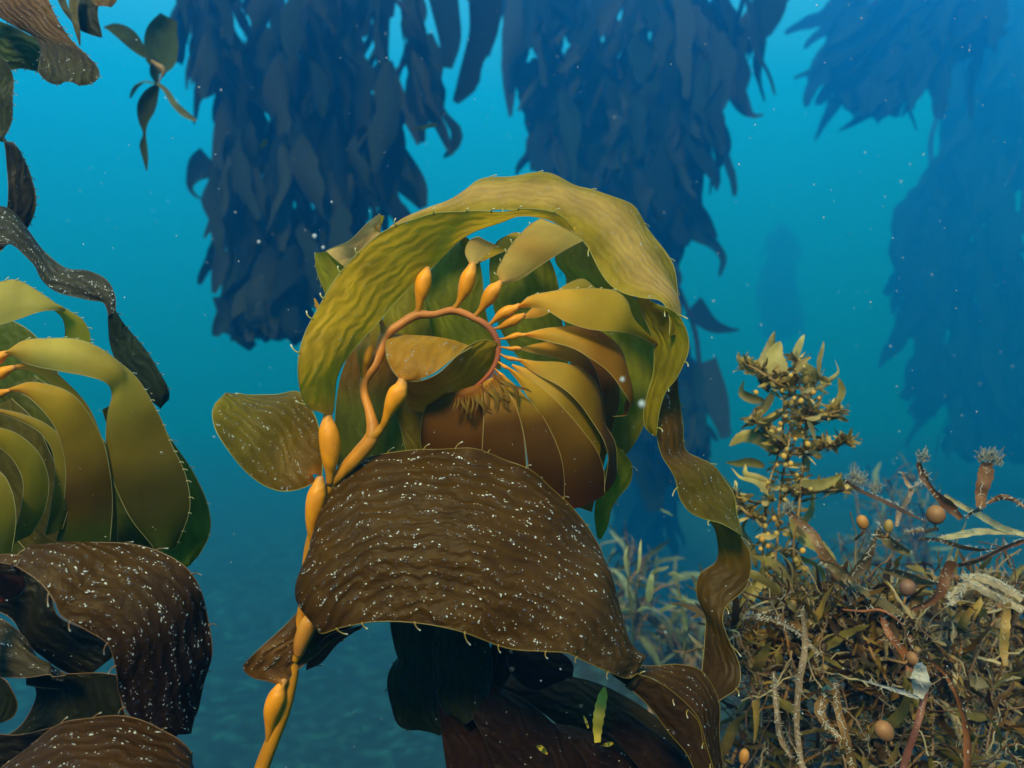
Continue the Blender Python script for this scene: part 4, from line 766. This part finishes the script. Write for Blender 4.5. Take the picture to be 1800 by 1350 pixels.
strap_weed('seaweed_strap', 'yellow upright strap at the right edge of the tangle', 'seaweed', [[(1768,1060,16),(1764,1100,20),(1762,1140,18),(1766,1170,8)]], 1.06, col=(.40,.22,.05))
strap_weed('seaweed_strap', 'serrated brown strap running to the bottom edge', 'seaweed', [[(1468,1200,10),(1472,1240,13),(1485,1290,14),(1500,1350,14),(1505,1400,14)], [(1450,1225,16),(1440,1250,20),(1455,1275,12),(1480,1300,8)]], 1.03, col=(.17,.08,.02), fz=110, bladders=[(1308,1330,9,14,.2,BL3)])
strap_weed('seaweed_strap', 'pair of pale stalks near the kelp ribbon', 'seaweed', [[(1410,1070,6),(1415,1130,10),(1405,1200,11),(1400,1270,10),(1410,1350,8)], [(1310,1080,5),(1360,1090,8),(1400,1110,9),(1440,1150,8)], [(1360,1180,8),(1365,1240,9),(1375,1300,12),(1392,1330,8)]], 1.08, col=(.24,.15,.08), fz=120)
strap_weed('seaweed_strap', 'upright yellow green serrated blade in front of the dark frond at the bottom', 'seaweed', [[(1050,1305,10),(1050,1280,17),(1055,1245,19),(1061,1218,13),(1063,1208,3)], [(1034,1280,3),(1030,1268,5),(1026,1258,2)], [(1058,1310,5),(1070,1308,8),(1078,1306,3)], [(945,1310,6),(955,1318,9),(962,1326,3)]], .93, col=(.42,.30,.03), fz=0)
strap_weed('seaweed_strap', 'small sliver of pink crusted strap under the kelp fold', 'seaweed', [[(1140,1240,5),(1148,1262,10),(1155,1285,6)], [(1155,1280,5),(1170,1295,7),(1188,1308,12)]], 1.2, col=(.5,.26,.2), fz=20)

# bushy clumps behind: a stem set and a foliage mass each
def clump(label, x, y, d, h, spread, nst, nl, LL, cols, fz=0, group='seaweed clumps on the reef', up=1.0):
    base = P(x, y, d); o = thing('seaweed_clump', label, 'seaweed', base, group)
    fm = MB(); zm = MB(); ends = []
    for k in range(nst):
        d0 = Vector((rnd(-1, 1) * spread, rnd(-.6, .6) * spread, up)); L_ = h * rnd(.5, 1.1)
        path = grow(base + Vector((rnd(-1,1), rnd(-.6,.6), 0)) * spread * h * .5, d0, L_, 12, .22, .03)
        sm = MB(); sm.tube(path, [.0022 * d * (1 - .6 * i / 12) for i in range(13)], random.choice(((.16,.08,.03), (.22,.10,.03), (.12,.06,.025))), 5, wob=.5)
        sm.build('stem', M_stem, o)
        for i in range(nl):
            p = path[random.randrange(2, 13)]; dr = (V3() + Vector((0, 0, .35))).normalized()
            lp = grow(p, dr, LL * d * rnd(.4, 1.5), 7, .42, .0)
            c = random.choice(cols); f = rnd(.3, 1.05)
            fm.leaf(lp, LL * d * random.choice((.06, .08, .12, .2)) * rnd(.8, 1.2), V3(), (c[0]*f, c[1]*f, c[2]*f), nv=2, serr=.3, twist=rnd(-2.5, 2.5), cup=rnd(-.3, .3))
        for i in range(2):      # broad old blades
            p = path[random.randrange(2, 12)]; c = random.choice(cols)
            fm.leaf(grow(p, V3() + Vector((0, 0, .3)), LL * d * rnd(1.2, 2.4), 9, .3, .0), LL * d * rnd(.16, .32), V3(), [(0, tuple(x * .7 for x in c)), (1, c)], nv=3, serr=.12, twist=rnd(-2, 2), cup=rnd(-.3, .3))
        for i in range(max(2, nl // 5)):      # side strands
            p = path[random.randrange(1, 12)]; tp = grow(p, V3() + Vector((0, 0, .3)), LL * d * rnd(1, 2.6), 9, .5, .0)
            fm.tube(tp, .0011 * d * rnd(.5, 1.2), random.choice(((.20,.10,.04), (.30,.20,.10), (.12,.05,.02), (.36,.27,.15))), 4, caps=False)
            if fz: fuzz(zm, tp, fz // 6, .008 * d, (.34,.28,.19), .00035 * d)
        if fz: fuzz(zm, path, fz, .010 * d, (.34,.28,.19), .0004 * d)
        if random.random() < .45:
            p = path[random.randrange(3, 13)]; r = rnd(.003, .006) * d; fm.blob(p + V3() * .01, (r, r * 1.3), random.choice(((.24,.11,.04), (.16,.09,.04), (.30,.16,.05))), V3(), n=9, m=7)
    fm.build('foliage', M_weed, o)
    if zm.v: tag(zm.build('fuzzy_growth', M_stem, o), kind='stuff')
random.seed(5)
C1 = [(.16,.075,.014), (.09,.045,.010), (.27,.16,.03), (.05,.024,.006), (.14,.10,.018), (.20,.14,.03), (.38,.27,.13)]
C2 = [(.16,.15,.05), (.10,.09,.03), (.24,.22,.08), (.34,.32,.16)]
C3 = [(.07,.07,.03), (.05,.045,.02), (.12,.12,.05), (.2,.2,.11)]
near = [(1350,1330,'in front of the kelp ribbon, lowest left'), (1440,1370,'on the bottom edge left of the serrated strap'), (1540,1380,'on the bottom edge under the oval bladder'), (1650,1370,'on the bottom edge right of the dark red stalk'), (1760,1380,'in the bottom right corner'),
        (1390,1210,'behind the pale stalks'), (1490,1230,'behind the white triangular blade'), (1600,1240,'behind the dark red stalk'), (1700,1230,'behind the arching red brown stalk'), (1790,1240,'on the right edge below the yellow strap'),
        (1340,1130,'below the upright olive seaweed'), (1440,1130,'left of the arching red brown stalk'), (1540,1140,'inside the arch of the red brown stalk'), (1650,1140,'below the thick reddish stem'), (1750,1130,'below the whitish crusted blade')]
for i, (x, y, lab) in enumerate(near):
    clump('tangled brown seaweed clump ' + lab, x, y + (45 if y < 1150 else 10), 1.25 + rnd(-.08, .25), .13 if y < 1260 else .17, .8, 9, 15, .045, C1, fz=60)
mid = [(1400,1050,'behind the foot of the olive seaweed'), (1500,1020,'behind the forked spiky blade'), (1580,1040,'behind the lilac grey bladder'), (1690,1050,'behind the thick reddish stem'), (1780,1060,'at the right edge behind the crusted blade')]
for x, y, lab in mid[:1] + mid[3:]: clump('brownish seaweed clump ' + lab, x, y + 50, 1.5, .12, .8, 7, 13, .04, C1, fz=40)
far = [(1110,1120,'just right of the big dark blade'), (1165,1150,'in the gap between dark blade and kelp ribbon'), (1215,1180,'just left of the kelp ribbon'), (1130,1290,'under the folded tip of the dark blade'), (1290,1200,'just right of the kelp ribbon'), (1310,1290,'right of the kelp ribbon near the bottom'), (1110,1060,'tallest in the gap right of the dark blade')]
for x, y, lab in far: clump('small hazy seaweed clump ' + lab, x, y, 5.0 + rnd(-.2, .6), .36, .8, 5, 8, .032, C3, fz=16)
hz = [(1560,1110,8.0,'faint feathery seaweed rising behind the dark strap'), (1605,1040,9.3,'faintest tall seaweed tip behind the white tufts'), (1480,1180,7.0,'faint seaweed between olive seaweed and bladders')]
for x, y, d, lab in hz: clump(lab, x, y, d, .185 * d, .13, 5, 22, .024, C3, fz=8, group='faint seaweeds in the haze')
# slender leaves in the gap
GP = thing('sargassum', 'slender hazy seaweed with thin pale leaves in the gap beside the dark blade', 'seaweed', P(1120, 1180, 1.75))
mb = MB(); px_tube(mb, [(1110,1180,1.75,4),(1112,1100,1.75,4),(1104,1030,1.75,3),(1103,960,1.75,3)], (.14,.11,.04), n=30, sides=5); mb.build('stem', M_stem, GP)
mb = MB(); px_tube(mb, [(1200,1160,1.8,5),(1205,1100,1.8,5),(1196,1050,1.8,4),(1190,1020,1.8,3)], (.14,.11,.04), n=30, sides=5); mb.build('stem', M_stem, GP)
for q in [((1105,1015),(1102,995),(1100,975),(1103,962),9), ((1120,1010),(1124,985),(1125,965),(1127,948),7), ((1105,1025),(1115,1022),(1128,1028),(1138,1032),11), ((1140,1060),(1142,1035),(1145,1015),(1148,1002),16), ((1145,1010),(1155,1002),(1165,1000),(1176,996),8), ((1175,1010),(1185,1008),(1195,1012),(1202,1014),8), ((1070,1045),(1080,1050),(1090,1052),(1098,1048),6), ((1120,1075),(1132,1068),(1145,1070),(1160,1080),9), ((1160,1078),(1168,1070),(1178,1066),(1190,1066),8), ((1085,1078),(1095,1074),(1105,1072),(1115,1076),7), ((1090,1110),(1098,1109),(1106,1106),(1112,1107),8), ((1172,1045),(1190,1052),(1210,1058),(1228,1062),5), ((1215,1010),(1222,1022),(1224,1035),(1228,1045),7), ((1200,1070),(1204,1085),(1206,1098),(1208,1110),12)]:
    pleaf(GP, q, cols=[(.28,.27,.11), (.20,.19,.08), (.40,.40,.22)], D=1.75)
